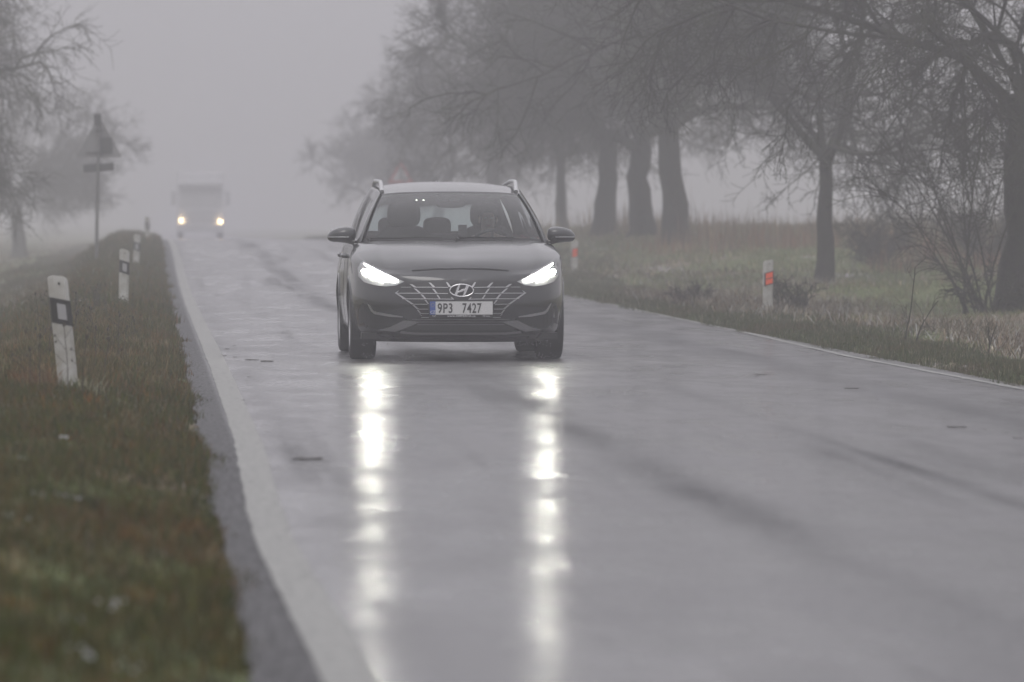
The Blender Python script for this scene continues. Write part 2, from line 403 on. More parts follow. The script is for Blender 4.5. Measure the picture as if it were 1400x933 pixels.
# right verge
redge = lambda x, y: (x > ROAD_R - .05 + .05 * np.sin(y * 1.7) + .05 * np.sin(y * .6) + .03 * rng.standard_normal(len(x)))
rp = [5, 3, 6, .3, 1, 3, 1.3, .3]
PAL = np.array([[.06, .075, .03], [.085, .10, .045], [.05, .06, .028], [.09, .07, .04], [.08, .07, .04], [.075, .08, .04], [.26, .23, .17], [.14, .11, .07]]); scatter(80000, 6.02, 7.7, 34, 62, (.02, .085), (.004, .008), rp, .5, thin=redge)
scatter(70000, 6.02, 8.0, 58, 110, (.03, .11), (.005, .011), rp, .5, thin=redge)
scatter(24000, 6.02, 9.0, 105, 230, (.08, .2), (.02, .04), rp, .5, thin=redge)
PAL = PAL * 2.1; mp_ = [3, 9, 1, .1, .6, 4, .8, .2]
scatter(60000, 7.4, 13, 45, 90, (.03, .09), (.006, .012), mp_, .6)
scatter(60000, 8, 22, 85, 150, (.05, .14), (.012, .026), mp_, .6)
scatter(18000, 9, 30, 150, 260, (.08, .2), (.03, .06), mp_, .6)
V, F, C = join(parts)
tag(mesh_np('grass', V, F, blade_m, C), kind='stuff', cat='grass', label='short wet green and rusty grass of both verges')

# flattened straw with frost
rng = np.random.default_rng(21); parts = []
def straw(cx, cy, sx, sy, n, h=(.08, .28), wd=(.006, .014), dark=1.0):
    x = cx + rng.normal(0, sx, n); y = cy + rng.normal(0, sy, n)
    k = (x > ROAD_R + .5) | (x < ROAD_L - .5); x, y = x[k], y[k]; n = len(x)
    c = np.array([[.24, .19, .13], [.17, .13, .09], [.33, .30, .25], [.09, .09, .05], [.40, .39, .38]])[rng.choice(5, n, p=[.3, .25, .2, .15, .10])] * rng.uniform(.7, 1.2, (n, 1)) * dark
    v, f, cc = blades(rng, x, y, rng.uniform(*h, n), rng.uniform(*wd, n), c, 1.6)
    parts.append((v, f, cc))
straw(8.7, 50.5, .45, 2.2, 5500); straw(9.5, 55, .5, 1.6, 2600); straw(8.3, 54.5, .25, 1.2, 1200); straw(8.4, 60, .4, 1.5, 1100, dark=.8); straw(7.4, 70, .35, 2.0, 1800, dark=.8)
straw(8.3, 74, .7, 2, 3500, dark=.8); straw(7.2, 78, .3, 3, 2500, dark=.7); straw(-3.2, 62, .5, 6, 6000); straw(-3.4, 80, .8, 8, 5000); straw(-2.6, 42, .4, 5, 3000)
straw(-5.5, 100, 2, 14, 6000); straw(9.6, 88, .8, 1.2, 1200); straw(8.6, 79, .8, 1.5, 1500); straw(9.3, 64, .9, .9, 1200); straw(9, 105, .8, 9, 2500, (.06, .2), (.01, .03), .7)
V, F, C = join(parts)
tag(mesh_np('straw', V, F, blade_m, C), kind='stuff', cat='straw', label='flattened pale straw with frost lying in the ditches')

# tall withered reeds and brown brush behind the right tree row
parts = []
def reeds(cx, cy, sx, sy, n, h, c, wd=(.008, .022), lean=.25):
    x = cx + rng.uniform(-1, 1, n) * sx; y = cy + rng.uniform(-1, 1, n) * sy
    k = rng.random(n) < (.45 + .55 * np.sin(x * 1.3 + 1.1 * np.sin(y)) * np.sin(x * .47 + y * .2))
    x, y = x[k], y[k]; n = len(x); hh = rng.uniform(*h, n) * rng.uniform(.5, 1, n) * (.85 + .45 * np.sin(x * 2.1 + 3 * np.sin(x * .7)))
    cc = np.array(c)[rng.integers(0, len(c), n)] * rng.uniform(.7, 1.25, (n, 1))
    parts.append(blades(rng, x, y, hh, rng.uniform(*wd, n), cc, lean))
RB = [[.25, .12, .07], [.17, .10, .065], [.30, .20, .13], [.12, .085, .06]]; TB = [[.28, .22, .15], [.20, .16, .11], [.14, .12, .08]]
reeds(16.6, 107, 3.0, 4, 5500, (.45, 1.15), RB); reeds(15.5, 117, 5.5, 5, 6500, (.35, .95), TB + RB)
reeds(17, 136, 8, 5, 5500, (.3, .8), TB); reeds(15, 165, 8, 8, 2500, (.15, .5), TB, (.02, .04)); reeds(24, 122, 5, 8, 6000, (.4, 1.1), RB)
reeds(13.0, 118, 3.5, 4, 420, (.8, 1.5), TB, (.008, .014), .15); reeds(12.0, 150, 3, 8, 700, (.4, 1.0), TB, (.015, .03)); reeds(14.2, 98, 1.6, 2.5, 2600, (.25, .75), RB); reeds(21, 104, 3, 5, 3500, (.5, 1.3), RB); reeds(19, 112, 4, 4, 500, (1, 1.7), RB, (.008, .014), .15)
V, F, C = join(parts)
tag(mesh_np('reeds', V, F, blade_m, C), kind='stuff', cat='dry reeds', label='tall withered brown reeds behind the right tree row')

# ------------------------------------------------------------------ frost and old snow crumbs
snow_m = mat('old_snow', (.42, .43, .44), .6, noise=.3, nscale=30, bump=.4)
def blob_patch(mb, cx, cy, rx_, ry_, n, s, r):
    for _ in range(n):
        x = cx + r.gauss(0, rx_); y = cy + r.gauss(0, ry_)
        if ROAD_L - .1 < x < ROAD_R + .15: continue
        k = s * r.uniform(.4, 1.7); mb.ellipsoid((x, y, hz1(x, y) + k * .25), (k, k * r.uniform(.7, 1.6), k * .45), 6, 4)
rr = random.Random(4); mb = MB()
for cx, cy, a, b_, n, s in ((-.12, 33.3, .07, .45, 30, .010), (-.65, 33.5, .06, .3, 18, .009),
                            (-.05, 35.6, .07, .5, 16, .010), (-1.0, 35, .12, .8, 22, .014), (-1.5, 45, .2, 2, 24, .02), (8.4, 49, .5, 2.2, 120, .013), (8.9, 54, .6, 2.5, 120, .016), (8.4, 60, .6, 3, 90, .018),
                            (8.9, 68, .7, 1.5, 30, .03), (-3.3, 66, .6, 6, 70, .035)):
    blob_patch(mb, cx, cy, a, b_, n, s, rr)
for u_, v_, n, s_ in ((86, 612, 9, .022), (50, 693, 7, .016), (100, 690, 9, .018), (15, 728, 6, .016), (155, 822, 8, .020), (120, 898, 8, .022), (185, 905, 5, .018), (88, 850, 5, .015), (150, 610, 4, .012), (30, 640, 6, .014), (215, 745, 4, .011)):
    d_ = 1.07 * 7778 / (v_ - 295); X_ = (u_ - 700) * d_ / 7778
    x_, y_ = X_ * math.cos(YAW) + d_ * math.sin(YAW), d_ * math.cos(YAW) - X_ * math.sin(YAW)
    for _ in range(n):
        a_, b2 = x_ + rr.gauss(0, .022), y_ + rr.gauss(0, .10); k_ = s_ * .32 * rr.uniform(.4, 1.2); mb.ellipsoid((a_, b2, hz1(a_, b2) + .05 + k_ * .3), (k_, k_ * 1.3, k_ * .55), 7, 5)
tag(mb.build('snow', snow_m, smooth=True), kind='stuff', cat='snow crumbs', label='melting crumbs of old snow in the grass')
# ------------------------------------------------------------------ bare orchard trees
bark = mat('wet_bark', (.028, .024, .022), .8, noise=.5, nscale=9, c2=(.045, .048, .032), spec=.3, bump=.8, bscale=25)
twig_m = mat('twig_bark', (.026, .022, .020), .75, noise=.5, nscale=2.5, c2=(.05, .055, .028), spec=.3)
class Tubes:
    def __init__(s): s.g = {}
    def add(s, pts, r0, r1, sides=3):
        s.g.setdefault((len(pts), sides), []).append((pts, r0, r1))
    def mesh(s):
        Vs, Fs, off = [], [], 0
        for (k, n), it in s.g.items():
            P = np.array([i[0] for i in it], float); r0 = np.array([i[1] for i in it]); r1 = np.array([i[2] for i in it])
            T = np.gradient(P, axis=1); T /= np.linalg.norm(T, axis=2, keepdims=True) + 1e-9
            U = np.where(np.abs(T[..., 2:3]) < .85, np.array([0, 0, 1.]), np.array([0, 1., 0]))
            A = np.cross(T, U); A /= np.linalg.norm(A, axis=2, keepdims=True) + 1e-9; B = np.cross(A, T)
            rr = r0[:, None] + (r1 - r0)[:, None] * np.linspace(0, 1, k) ** .8
            th = np.arange(n) * 2 * np.pi / n
            V = P[:, :, None] + rr[:, :, None, None] * (A[:, :, None] * np.cos(th)[None, None, :, None] + B[:, :, None] * np.sin(th)[None, None, :, None])
            m = len(it); I = np.arange(m * k * n).reshape(m, k, n) + off; J = np.roll(I, -1, 2)
            F = np.stack([I[:, :-1], J[:, :-1], J[:, 1:], I[:, 1:]], -1).reshape(-1, 4)
            Vs.append(V.reshape(-1, 3)); Fs.append(F); off += m * k * n
        return np.concatenate(Vs), np.concatenate(Fs)
def grow(r, p, d, L, n, wob=.25, grav=0.0, seg=None):
    """polyline from p along unit d, length L"""
    pts = [p]; d = d / np.linalg.norm(d); st = L / (n - 1)
    for i in range(n - 1):
        d = d + r.normal(0, wob, 3) * .5 + np.array([0, 0, -grav]); d /= np.linalg.norm(d)
        p = p + d * st; pts.append(p)
    return np.array(pts)
def at(P, t):
    f = t * (len(P) - 1); i = min(int(f), len(P) - 2); return P[i] + (P[i + 1] - P[i]) * (f - i), (P[i + 1] - P[i]) / (np.linalg.norm(P[i + 1] - P[i]) + 1e-9)
def side_dir(r, t, lo=.6, hi=1.2, up=.0):
    q = r.normal(0, 1, 3); q -= t * np.dot(q, t); q /= np.linalg.norm(q) + 1e-9
    a = r.uniform(lo, hi); d = t * math.cos(a) + q * math.sin(a); d[2] += up; return d / np.linalg.norm(d)
def tree_meshes(seed, H=7.5, trunk_h=2.1, r0=.24, spread=1.0, limbs=6, dens=1.0, lean=(0, 0), droop=.05, tw=.0045, fork=False, limb_k=(.38, .62)):
    r = np.random.default_rng(seed); tr = Tubes(); cr = Tubes()
    base = np.array([0, 0, -.15]); top = np.array([lean[0] * trunk_h, lean[1] * trunk_h, trunk_h])
    n = 9; ts = np.linspace(0, 1, n); P = base + (top - base) * ts[:, None]; P[1:-1, :2] += r.normal(0, r0 * .10, (n - 2, 2))
    # flared trunk as a hand-made tube with knots
    mb = MB(); rad = [r0 * (1 + .55 * math.exp(-6 * t)) * (1 - .18 * t) * (1 + r.normal(0, .04)) for t in ts]
    mb.tube(P, rad, 12, cap=True)
    L = []
    for i in range(limbs):
        az = 2 * np.pi * (i + r.uniform(-.25, .25)) / limbs; el = r.uniform(.45, 1.1) if i % 3 else r.uniform(1.0, 1.4)
        if fork and i == 0: az, el = np.pi * .97, 1.05
        d = np.array([math.cos(az) * math.cos(el), math.sin(az) * math.cos(el), math.sin(el)])
        p0 = at(P, r.uniform(.86, 1.0))[0] - d * .03; Ln = (H - trunk_h) * r.uniform(.75, 1.05) * (spread if el < 1 else 1)
        Q = grow(r, p0, d, Ln, 11, .42, .03 if el < 1 else .0); L.append((Q, Ln)); rl = r0 * r.uniform(*limb_k)
        cr.add(Q, rl, .018, 8)
        # heavy secondary
        for t in r.uniform(.2, .6, 2):
            p, tt = at(Q, t); d2 = side_dir(r, tt, .4, .9, .1); Q2 = grow(r, p, d2, Ln * .6, 9, .3, .02); L.append((Q2, Ln * .6)); cr.add(Q2, rl * .45, .012, 6)
    B = []
    for Q, Ln in L:
        for t in r.uniform(.12, 1, int(13 * dens)):
            p, tt = at(Q, t); d = side_dir(r, tt, .5, 1.25, r.uniform(-.35, .35)); ln = r.uniform(.7, 1.9) * (1.15 - .35 * t)
            b = grow(r, p, d, ln, 7, .34, droop); B.append((b, ln)); cr.add(b, r.uniform(.012, .024), .006, 4)
    for b, ln in B:
        for t in r.uniform(.08, 1, int(11 * dens)):
            p, tt = at(b, t); d = side_dir(r, tt, .4, 1.2, r.uniform(-.25, .3)); l2 = r.uniform(.25, .85)
            q = grow(r, p, d, l2, 5, .42, droop); cr.add(q, tw * 1.6, tw * .8, 3)
            for t2 in r.uniform(.1, 1, int(4 * dens + r.random())):
                p2, t3 = at(q, t2); cr.add(grow(r, p2, side_dir(r, t3, .5, 1.2, 0), r.uniform(.08, .34), 3, .4, 0), tw, tw * .7, 3)
    Vt = mb; Vc = cr.mesh()
    return Vt, Vc
TREES = {}
def tree_proto(key, **k):
    mb, (V, F) = tree_meshes(**k)
    t = mb.build('trunk', bark, smooth=True, angle=60); c = mesh_np('crown', V, F, twig_m, smooth=True)
    TREES[key] = (t.data, c.data)
    bpy.data.objects.remove(t); bpy.data.objects.remove(c)
tree_proto('a', seed=3, H=7.6, r0=.25, dens=1.35, droop=.04)
tree_proto('b', seed=8, H=8.2, r0=.27, dens=1.3, droop=.06, trunk_h=2.4, lean=(.06, 0))
tree_proto('c', seed=15, H=7.4, r0=.135, dens=1.2, droop=.09, trunk_h=2.2, spread=1.2, fork=True)
tree_proto('near', seed=22, H=7.8, r0=.29, dens=1.35, limb_k=(.2, .33), droop=.15, trunk_h=2.75, spread=1.2, tw=.0042, limbs=8)
def place_tree(key, x, y, rz, s, label, group, cat='tree', z=None):
    o = empty('orchard_tree', (x, y, hz1(x, y) if z is None else z), rz, label=label, cat=cat, group=group); o.scale = (s, s, s)
    for nm, me in zip(('trunk', 'crown'), TREES[key]):
        c = bpy.data.objects.new(nm, me); col.objects.link(c); c.parent = o
    return o
GR, GL = 'bare fruit trees in a row right of the road', 'bare fruit trees in a row left of the road'
place_tree('near', 11.05, 71.6, .4, 1.0, 'nearest bare tree with thick trunk and drooping twigs at the right edge', GR)
place_tree('c', 10.95, 92, 0, 1.0, 'slim forked bare tree standing alone behind the orange marked post', GR)
place_tree('b', 10.9, 118, 3.3, 1.0, 'bare tree with wide flared trunk, right one of the three close trunks', GR)
place_tree('a', 10.9, 126.5, 1.1, 1.05, 'thick middle trunk of the three close trunks beyond the car mirror', GR)
place_tree('b', 10.8, 135, 5.0, .95, 'bare tree, left one of the three close trunks beyond the car mirror', GR)
place_tree('c', 10.9, 151, 2.2, 1.05, 'thin foggy tree rising just above the car mirror', GR)
place_tree('a', 10.9, 181, 4.0, 1.0, 'foggy tree rising behind the right roof rail of the car', GR)
place_tree('b', 10.9, 216, .7, .85, 'faint foggy tree above the middle of the car roof', GR)
place_tree('a', 10.9, 262, 1.2, .85, 'very faint tree above the left side of the car windscreen', GR)
place_tree('near', -6.9, 112, 2.6, 1.3, 'nearest left tree with sharp dark twigs reaching in at the top corner', GL)
place_tree('a', -7.3, 146, .5, 1.25, 'foggy bare tree at the left edge behind the warning sign', GL)
place_tree('b', -4.7, 204, 2.0, .9, 'foggy tree with visible short trunk left of the warning sign pole', GL)
place_tree('c', -7.2, 226, 1.0, .9, 'faint tree far behind the left trees in the fog', GL)

# thin multi-stem sapling by the nearest tree
def sapling(x, y, seed, stems, H, label, name='sapling', cat='sapling', spread=.35, tw=.004, br=9, group=None, lean=0, arch=0):
    r = np.random.default_rng(seed); st = Tubes(); cr = Tubes()
    for i in range(stems):
        az = r.uniform(0, 6.28); d = np.array([math.cos(az) * spread + lean * r.uniform(0, 1.6), math.sin(az) * spread, 1.0]); 
        Q = grow(r, np.array([r.normal(0, .10), r.normal(0, .1), -.05]), d, H * r.uniform(.6, 1), 9, .16, arch); st.add(Q, .008 + .009 * H / 3, .004, 5)
        for t in r.uniform(.15, 1, br):
            p, tt = at(Q, t); b = grow(r, p, side_dir(r, tt, .3, .9, .1), H * r.uniform(.14, .32), 6, .3, .04); cr.add(b, tw * 1.5, tw * .8, 3)
            for t2 in r.uniform(.1, 1, 5):
                p2, t3 = at(b, t2); cr.add(grow(r, p2, side_dir(r, t3, .4, 1, 0), r.uniform(.05, .1 * H + .05), 3, .3, .02), tw, tw * .7, 3)
    o = empty(name, (x, y, hz1(x, y)), 0, label=label, cat=cat, group=group)
    V, F = st.mesh(); mesh_np('stems', V, F, twig_m, parent=o, smooth=True)
    V, F = cr.mesh(); mesh_np('twigs', V, F, twig_m, parent=o, smooth=True)
    return o
sapling(10.4, 71.2, 31, 9, 3.3, 'clump of thin dark saplings growing against the nearest right trunk', spread=.2, lean=-.32, arch=.02, br=11, tw=.0045)
sapling(10.3, 69.5, 33, 9, .9, 'low dark twiggy bush at the foot of the nearest right trunk', 'bush', 'bush', 1.1, .005, 12)
sapling(7.98, 70.6, 35, 14, .55, 'small brown twiggy shrub right behind the orange marked post', 'bush', 'bush', .35, .004, 8)
sapling(7.05, 74, 36, 14, .4, 'low brown shrub left of the orange marked post', 'bush', 'bush', .6, .004, 8)
sapling(7.25, 54.5, 41, 2, .85, 'tallest thin leafless weed on the right verge', 'weed', 'weed', .12, .002, 5)
sapling(7.5, 51.0, 42, 2, .5, 'short thin weed stem near the frosty straw on the right', 'weed', 'weed', .15, .002, 3)
sapling(7.75, 48.5, 43, 1, .55, 'single dark weed stem nearest the right picture edge', 'weed', 'weed', .15, .002, 3)
for i, (x, y, h) in enumerate(((14.6, 99, 1.5), (16.8, 101, 1.7), (13.2, 103, 1.1))):
    sapling(x, y, 50 + i, 26, h, ('low reddish brush left of the tall one behind the lone forked tree', 'tall reddish brush heap between the two near right trees', 'small reddish brush close behind the lone forked tree')[i], 'brush', 'brush', .8, .006, 12)
# dry weeds with seed heads on the left verge
weed_m = mat('dry_weed', (.055, .045, .035), .8, noise=.4, nscale=20)
rr = random.Random(9)
def seed_weed(x, y, h, k=1):
    mb = MB(); z = hz1(x, y); a = rr.uniform(-.15, .15); p = [(x, y, z - .02), (x + a * h * .3, y, z + h * .5), (x + a * h, y, z + h)]
    mb.tube(p, [.003, .0025, .002], 4); mb.ellipsoid((x + a * h, y, z + h), (.009 * k, .009 * k, .016 * k), 6, 5)
    for q in (.45, .65, .8):
        s = rr.choice((-1, 1)) * rr.uniform(.05, .12); b = (x + a * h * q, y, z + h * q); e = (b[0] + s, y + rr.uniform(-.05, .05), b[2] + rr.uniform(.04, .1))
        mb.tube([b, e], [.002, .0015], 3); mb.ellipsoid(e, (.006 * k, .006 * k, .010 * k), 5, 4)
    o = mb.build('seed_weed', weed_m)
    return tag(o, 'thin dry weed with dark seed heads on the left verge among the roadside posts', 'weed', 'dry seed head weeds on the left verge')
for i in range(42):
    y = rr.uniform(40, 66); seed_weed(rr.uniform(-.95, -.05) - (y - 40) * .006, y, rr.uniform(.16, .36))
for x, y, h in ((-.66, 33.9, .34), (-.48, 33.4, .42), (-.40, 33.2, .36), (-.72, 34.2, .26), (-.30, 36.5, .3)): seed_weed(x, y, h, 1.0)
# long rusty tuft beside the nearest post
def tuft(x, y, n, h, label, cols, seed):
    g = np.random.default_rng(seed); xx = x + g.normal(0, .05, n); yy = y + g.normal(0, .06, n)
    c = np.array(cols)[g.integers(0, len(cols), n)] * g.uniform(.8, 1.2, (n, 1))
    V, F, C = blades(g, xx, yy, g.uniform(h * .5, h, n), g.uniform(.003, .006, n), c, 1.1)
    o = mesh_np('grass_tuft', V, F, blade_m, C); return tag(o, label, 'grass tuft')
tuft(-.66, 34.3, 170, .30, 'long rusty grass tuft left of the nearest leaning post', [[.17, .085, .035], [.13, .09, .045], [.26, .19, .11]], 2)
tuft(-.36, 34.0, 60, .2, 'small pale grass tuft at the right foot of the nearest leaning post', [[.30, .30, .22], [.20, .17, .10]], 3)
# ------------------------------------------------------------------ roadside things
def px(u, v, z=0.0):
    d = (1.2 - z) * 7778 / (v - 295); X = (u - 700) * d / 7778
    return X * math.cos(YAW) + d * math.sin(YAW), d * math.cos(YAW) - X * math.sin(YAW)
post_w = mat('post_plastic', (.44, .44, .42), .45, noise=.25, nscale=9, c2=(.30, .29, .26))
post_k = mat('post_black', (.02, .02, .02), .5)
refl_w = mat('reflector_grey', (.30, .30, .31), .3, spec=.8)
refl_o = mat('reflector_orange', (.78, .10, .03), .35)
def post(x, y, z, rx, ry, rz, side, label, group, h=.80):
    o = empty('delineator_post', (x, y, z), 0, label=label, cat='roadside post', group=group)
    o.rotation_euler = (rx, ry, rz)
    W, D = .06, .038
    mb = MB(); sec = [(-W, D), (-W * .97, -D * .2), (-W * .55, -D), (W * .55, -D), (W * .97, -D * .2), (W, D), (W * .7, D * 1.25), (-W * .7, D * 1.25)]
    rows = []
    for z_, k in ((-.12, 1), (.0, 1), (h * .5, 1), (h - .012, 1), (h + .0, .9)):
        for sx_, sy_ in sec: rows.append((sx_ * k, sy_ * k, z_ + (.016 * (1 - (sx_ / W) ** 2) if z_ > h * .9 else 0) - (.012 * side * sx_ / W if z_ > h * .9 else 0)))
    n = 8; f = [(i * n + k, i * n + (k + 1) % n, (i + 1) * n + (k + 1) % n, (i + 1) * n + k) for i in range(4) for k in range(n)]
    f.append(tuple(range(4 * n, 5 * n))); mb.add(rows, f); mb.build('shaft', post_w, o, smooth=True, angle=30)
    # slanted black band wrapped round the front
    b0, b1 = h - .285, h - .13; sl = -.018 * side
    if side > 0:
        e = .0035; wrap = [(-W - e, D * .8), (-W * .97 - e, -D * .2 - e), (-W * .55, -D - e), (W * .55, -D - e), (W * .97 + e, -D * .2 - e), (W + e, D * .8)]
        mb = MB(); v = []
        for zz in (b0, b1):
            for a, b in wrap: v.append((a, b, zz + sl * a / W))
        mb.add(v, [(i, i + 1, i + 7, i + 6) for i in range(5)]); bo = mb.build('black_band', post_k, o)
        mb = MB(); v = [(a, -D - .008, zz + sl * a / W) for zz in (b0 + .03, b1 - .03) for a in (-.026, .026)]
        v += [(a, -D + .002, c) for a, _, c in v]
        mb.add(v, [(0, 1, 3, 2), (4, 5, 7, 6), (0, 1, 5, 4), (2, 3, 7, 6), (0, 2, 6, 4), (1, 3, 7, 5)]); mb.build('reflector', refl_w, o)
    else:
        mb = MB(); v = [(a, -D - .006, zz + sl * a / W) for zz in (b0 - .01, b1) for a in (-.056, .056)]
        v += [(a, D, c) for a, _, c in v]
        mb.add(v, [(0, 1, 3, 2), (4, 5, 7, 6), (0, 1, 5, 4), (2, 3, 7, 6), (0, 2, 6, 4), (1, 3, 7, 5)]); mb.build('reflector_frame', post_k, o)
        for q0, q1 in ((b0 + .002, b0 + .066), (b0 + .076, b1 - .012)):
            mb = MB(); v = [(a, -D - .012, zz + sl * a / W) for zz in (q0, q1) for a in (-.044, .044)]
            v += [(a, -D - .004, c) for a, _, c in v]
            mb.add(v, [(0, 1, 3, 2), (4, 5, 7, 6), (0, 1, 5, 4), (2, 3, 7, 6), (0, 2, 6, 4), (1, 3, 7, 5)]); mb.build('reflector', refl_o, o)
    mb = MB(); mb.box((0, -D - .002, h - .035), (.012, .004, .014)); mb.build('rivet', post_k, o)
    return o
def pixpost(u, d, ztop, lean, side, label, group, h, rz=0):
    X = (u - 700) * d / 7778; x = X * math.cos(YAW) + d * math.sin(YAW); y = d * math.cos(YAW) - X * math.sin(YAW)
    z = hz1(x, y) - .03; post(x, y, z, R(-1), lean, rz, side, label, group, max(.5, ztop - z))
G1 = 'white roadside delineator posts'
pixpost(95, 34.6, .825, R(-5.6), 1, 'nearest leaning white post with black band, beside the rusty grass tuft', G1, .7, R(6))
pixpost(169, 70, .77, R(1.2), 1, 'second white post with black band along the left verge, upright in dark weeds', G1, .7, R(4))
pixpost(186, 104, .84, R(2.2), 1, 'third white post on the left verge, half faded by the fog', G1, .7)
pixpost(201, 142, 1.16, R(1.5), 1, 'farthest white post on the left verge, top of the rise', G1, .7)
pixpost(1050, 70, .64, R(.8), -1, 'white post with two orange reflectors in a dark frame, beside a brown shrub', G1, .7, R(8))
pixpost(785, 106, .72, R(1.5), -1, 'faint white post with orange reflector below the car mirror', G1, .7)

galv = mat('galvanised_steel', (.20, .20, .20), .5, metal=.6, noise=.3, nscale=6)
back_m = mat('sign_back', (.26, .26, .265), .55, metal=.3, noise=.3, nscale=4); dk = mat('bracket', (.05, .05, .052), .6)
white_m = mat('sign_white', (.75, .75, .73), .4); red_m = mat('sign_red', (.38, .05, .05), .4); blk = mat('sign_black', (.02, .02, .02), .5)
def tri(cx, cz, a, k=1.0, cut=.035):
    """triangle with clipped corners, base down"""
    h = a * math.sqrt(3) / 2; P = [Vector((0, 2 * h / 3)), Vector((-a / 2, -h / 3)), Vector((a / 2, -h / 3))]; out = []
    for i in range(3):
        p, q, r_ = P[i], P[(i - 1) % 3], P[(i + 1) % 3]
        for s_ in (q, r_): out.append(p + (s_ - p).normalized() * cut * a)
    return [(cx + p.x * k, cz + p.y * k) for p in out]
s = empty('warning_sign', (-1.05, 109.6, hz1(-1.3, 109.6) - .12), R(-14), label='grey back of a triangular warning sign on a thin pole, left verge', cat='road sign')
top = 3.10 - s.location.z
mb = MB(); mb.tube([(0, 0, -.2), (0.03, 0, 1.5), (.07, 0, top)], [.034] * 3, 12); mb.build('pole', galv, s, smooth=True)
mb = MB(); mb.prism(tri(.05, top - .52, .92), .05, .056); mb.build('sign_panel', back_m, s)
mb = MB(); mb.prism(tri(.05, top - .52, .92), .058, .060); f1 = mb.build('sign_face', red_m, s)
mb = MB(); mb.prism(tri(.05, top - .52, .66), .061, .063); mb.build('sign_face', white_m, s)
for zz in (top - .70, top - .28): mb = MB(); mb.box((.05, .035, zz), (.14 if zz > top - .5 else .5, .03, .04)); mb.box((.05, -.01, zz), (.10, .09, .035)); mb.build('bracket', dk, s)
mb = MB(); mb.box((.05, -.045, top - .06), (.14, .012, .22)); mb.build('pole_cap_plate', dk, s, bevel=.004); mb = MB(); mb.box((.20, .035, top - .55), (.24, .02, .30)); mb.build('backing_plate', dk, s, bevel=.004)
mb = MB(); rm = Matrix.Rotation(R(-4), 3, 'Y'); mb.box((.04, .055, top - .98), (.60, .008, .15), rm); mb.box((.04, .03, top - .98), (.12, .05, .05)); mb.build('lower_plate', dk, s, bevel=.01)
s = empty('warning_sign', (8.4, 191.5, hz1(8.4, 191.5) - .05), R(2), label='faint red triangular warning sign in the fog above the left of the car roof', cat='road sign')
top = 3.05 - s.location.z
mb = MB(); mb.tube([(0, 0, -.2), (0, 0, top)], [.034] * 2, 12); mb.build('pole', galv, s, smooth=True)
mb = MB(); mb.prism(tri(0, top - .5, .90), -.05, -.044); mb.build('sign_panel', red_m, s)
mb = MB(); mb.prism(tri(0, top - .5, .60), -.056, -.052); mb.build('sign_face', mat('sign_centre_grey', (.36, .36, .36), .5), s)  # sign centre in one even mid grey
mb = MB(); mb.box((0, -.06, top - .52), (.05, .004, .22)); mb.build('sign_symbol', blk, s)

# dark clods of mud and wet leaves on the asphalt
clod_m = mat('wet_mud', (.035, .028, .022), .5, noise=.4, nscale=60, bump=.5)
rr = random.Random(3)
def clod(u, v, wpx, label, group, th=.5):
    x, y = px(u, v); wd = wpx * .8 / (7778 / y) / 2
    mb = MB()
    for i in range(5):
        q = (i - 2) / 2.2; k = wd * rr.uniform(.32, .48)
        mb.ellipsoid((q * wd * .7, rr.uniform(-.015, .015), k * th * .2), (k, k * rr.uniform(.8, 1.6), k * rr.uniform(.2, .34) * th), 8, 5)
    o = mb.build('mud_clod', clod_m, smooth=True, loc=(x, y, .003)); tag(o, label, 'mud clod', group)
GC = 'dark mud clods on the wet road'
for u, v, wp, lb in ((420, 629, 54, 'long flat dark streak of mud on the asphalt below left of the car'),
                     (1040, 513, 22, 'largest dark clod on the far right half of the road'), (1165, 532, 26, 'flat dark clod midway to the right road edge'),
                     (1308, 585, 34, 'long dark smear of mud near the right picture edge'), (1392, 600, 16, 'dark clod touching the right picture edge'),
                     (345, 493, 26, 'dark ripple of mud just right of the left edge line')):
    clod(u, v, wp, lb, GC)
for u, v, wp in ((1034, 516, 10), (1088, 516, 6), (1119, 523, 7), (1182, 546, 5), (1200, 547, 8), (1210, 499, 6), (1345, 588, 12), (1378, 592, 9), (975, 483, 5), (1320, 565, 7), (1255, 510, 6)):
    clod(u, v, wp, 'small dark crumb of mud scattered on the right half of the road', GC)
for u, v, wp in ((310, 478, 8), (320, 473, 7), (307, 487, 8), (322, 489, 9), (340, 516, 7), (365, 495, 22), (332, 548, 8), (300, 489, 6), (345, 527, 5)):
    clod(u, v, wp, 'small dark crumb of mud beside the left edge line', GC, .8)

# ------------------------------------------------------------------ distant lorry
paint_w = mat('lorry_paint_hazed', (.58, .58, .60), .4); lk = mat('lorry_dark_hazed', (.42, .42, .43), .5); tyre_m = mat('rubber', (.02, .02, .021), .75, bump=.3, bscale=200)  # lorry body and dark parts paled towards the fog: haze painted into the colours
lglass = mat('lorry_glass_hazed', (.42, .425, .43), .2)  # windscreen greyed likewise, fog fade put into its colour
t = empty('lorry', (2.62, 299, 0), R(0), label='distant oncoming lorry with two glowing headlights, nearly lost in fog', cat='lorry')
mb = MB(); mb.prism([(-1.22, .55), (1.22, .55), (1.22, 2.75), (1.12, 3.05), (-1.12, 3.05), (-1.22, 2.75)], 0, 2.1); mb.build('cab', paint_w, t, bevel=.06)
mb = MB(); mb.prism([(-1.10, 1.62), (1.10, 1.62), (1.05, 2.62), (-1.05, 2.62)], -.03, -.012); mb.build('windscreen', lglass, t)
mb = MB(); mb.box((0, -.25, 2.82), (2.3, .35, .22)); mb.build('sun_visor', lk, t, bevel=.03)
mb = MB(); mb.box((0, -.03, 1.15), (1.7, .04, .7)); [mb.box((0, -.06, .9 + i * .16), (1.6, .03, .05)) for i in range(4)]; mb.build('grille', lk, t)
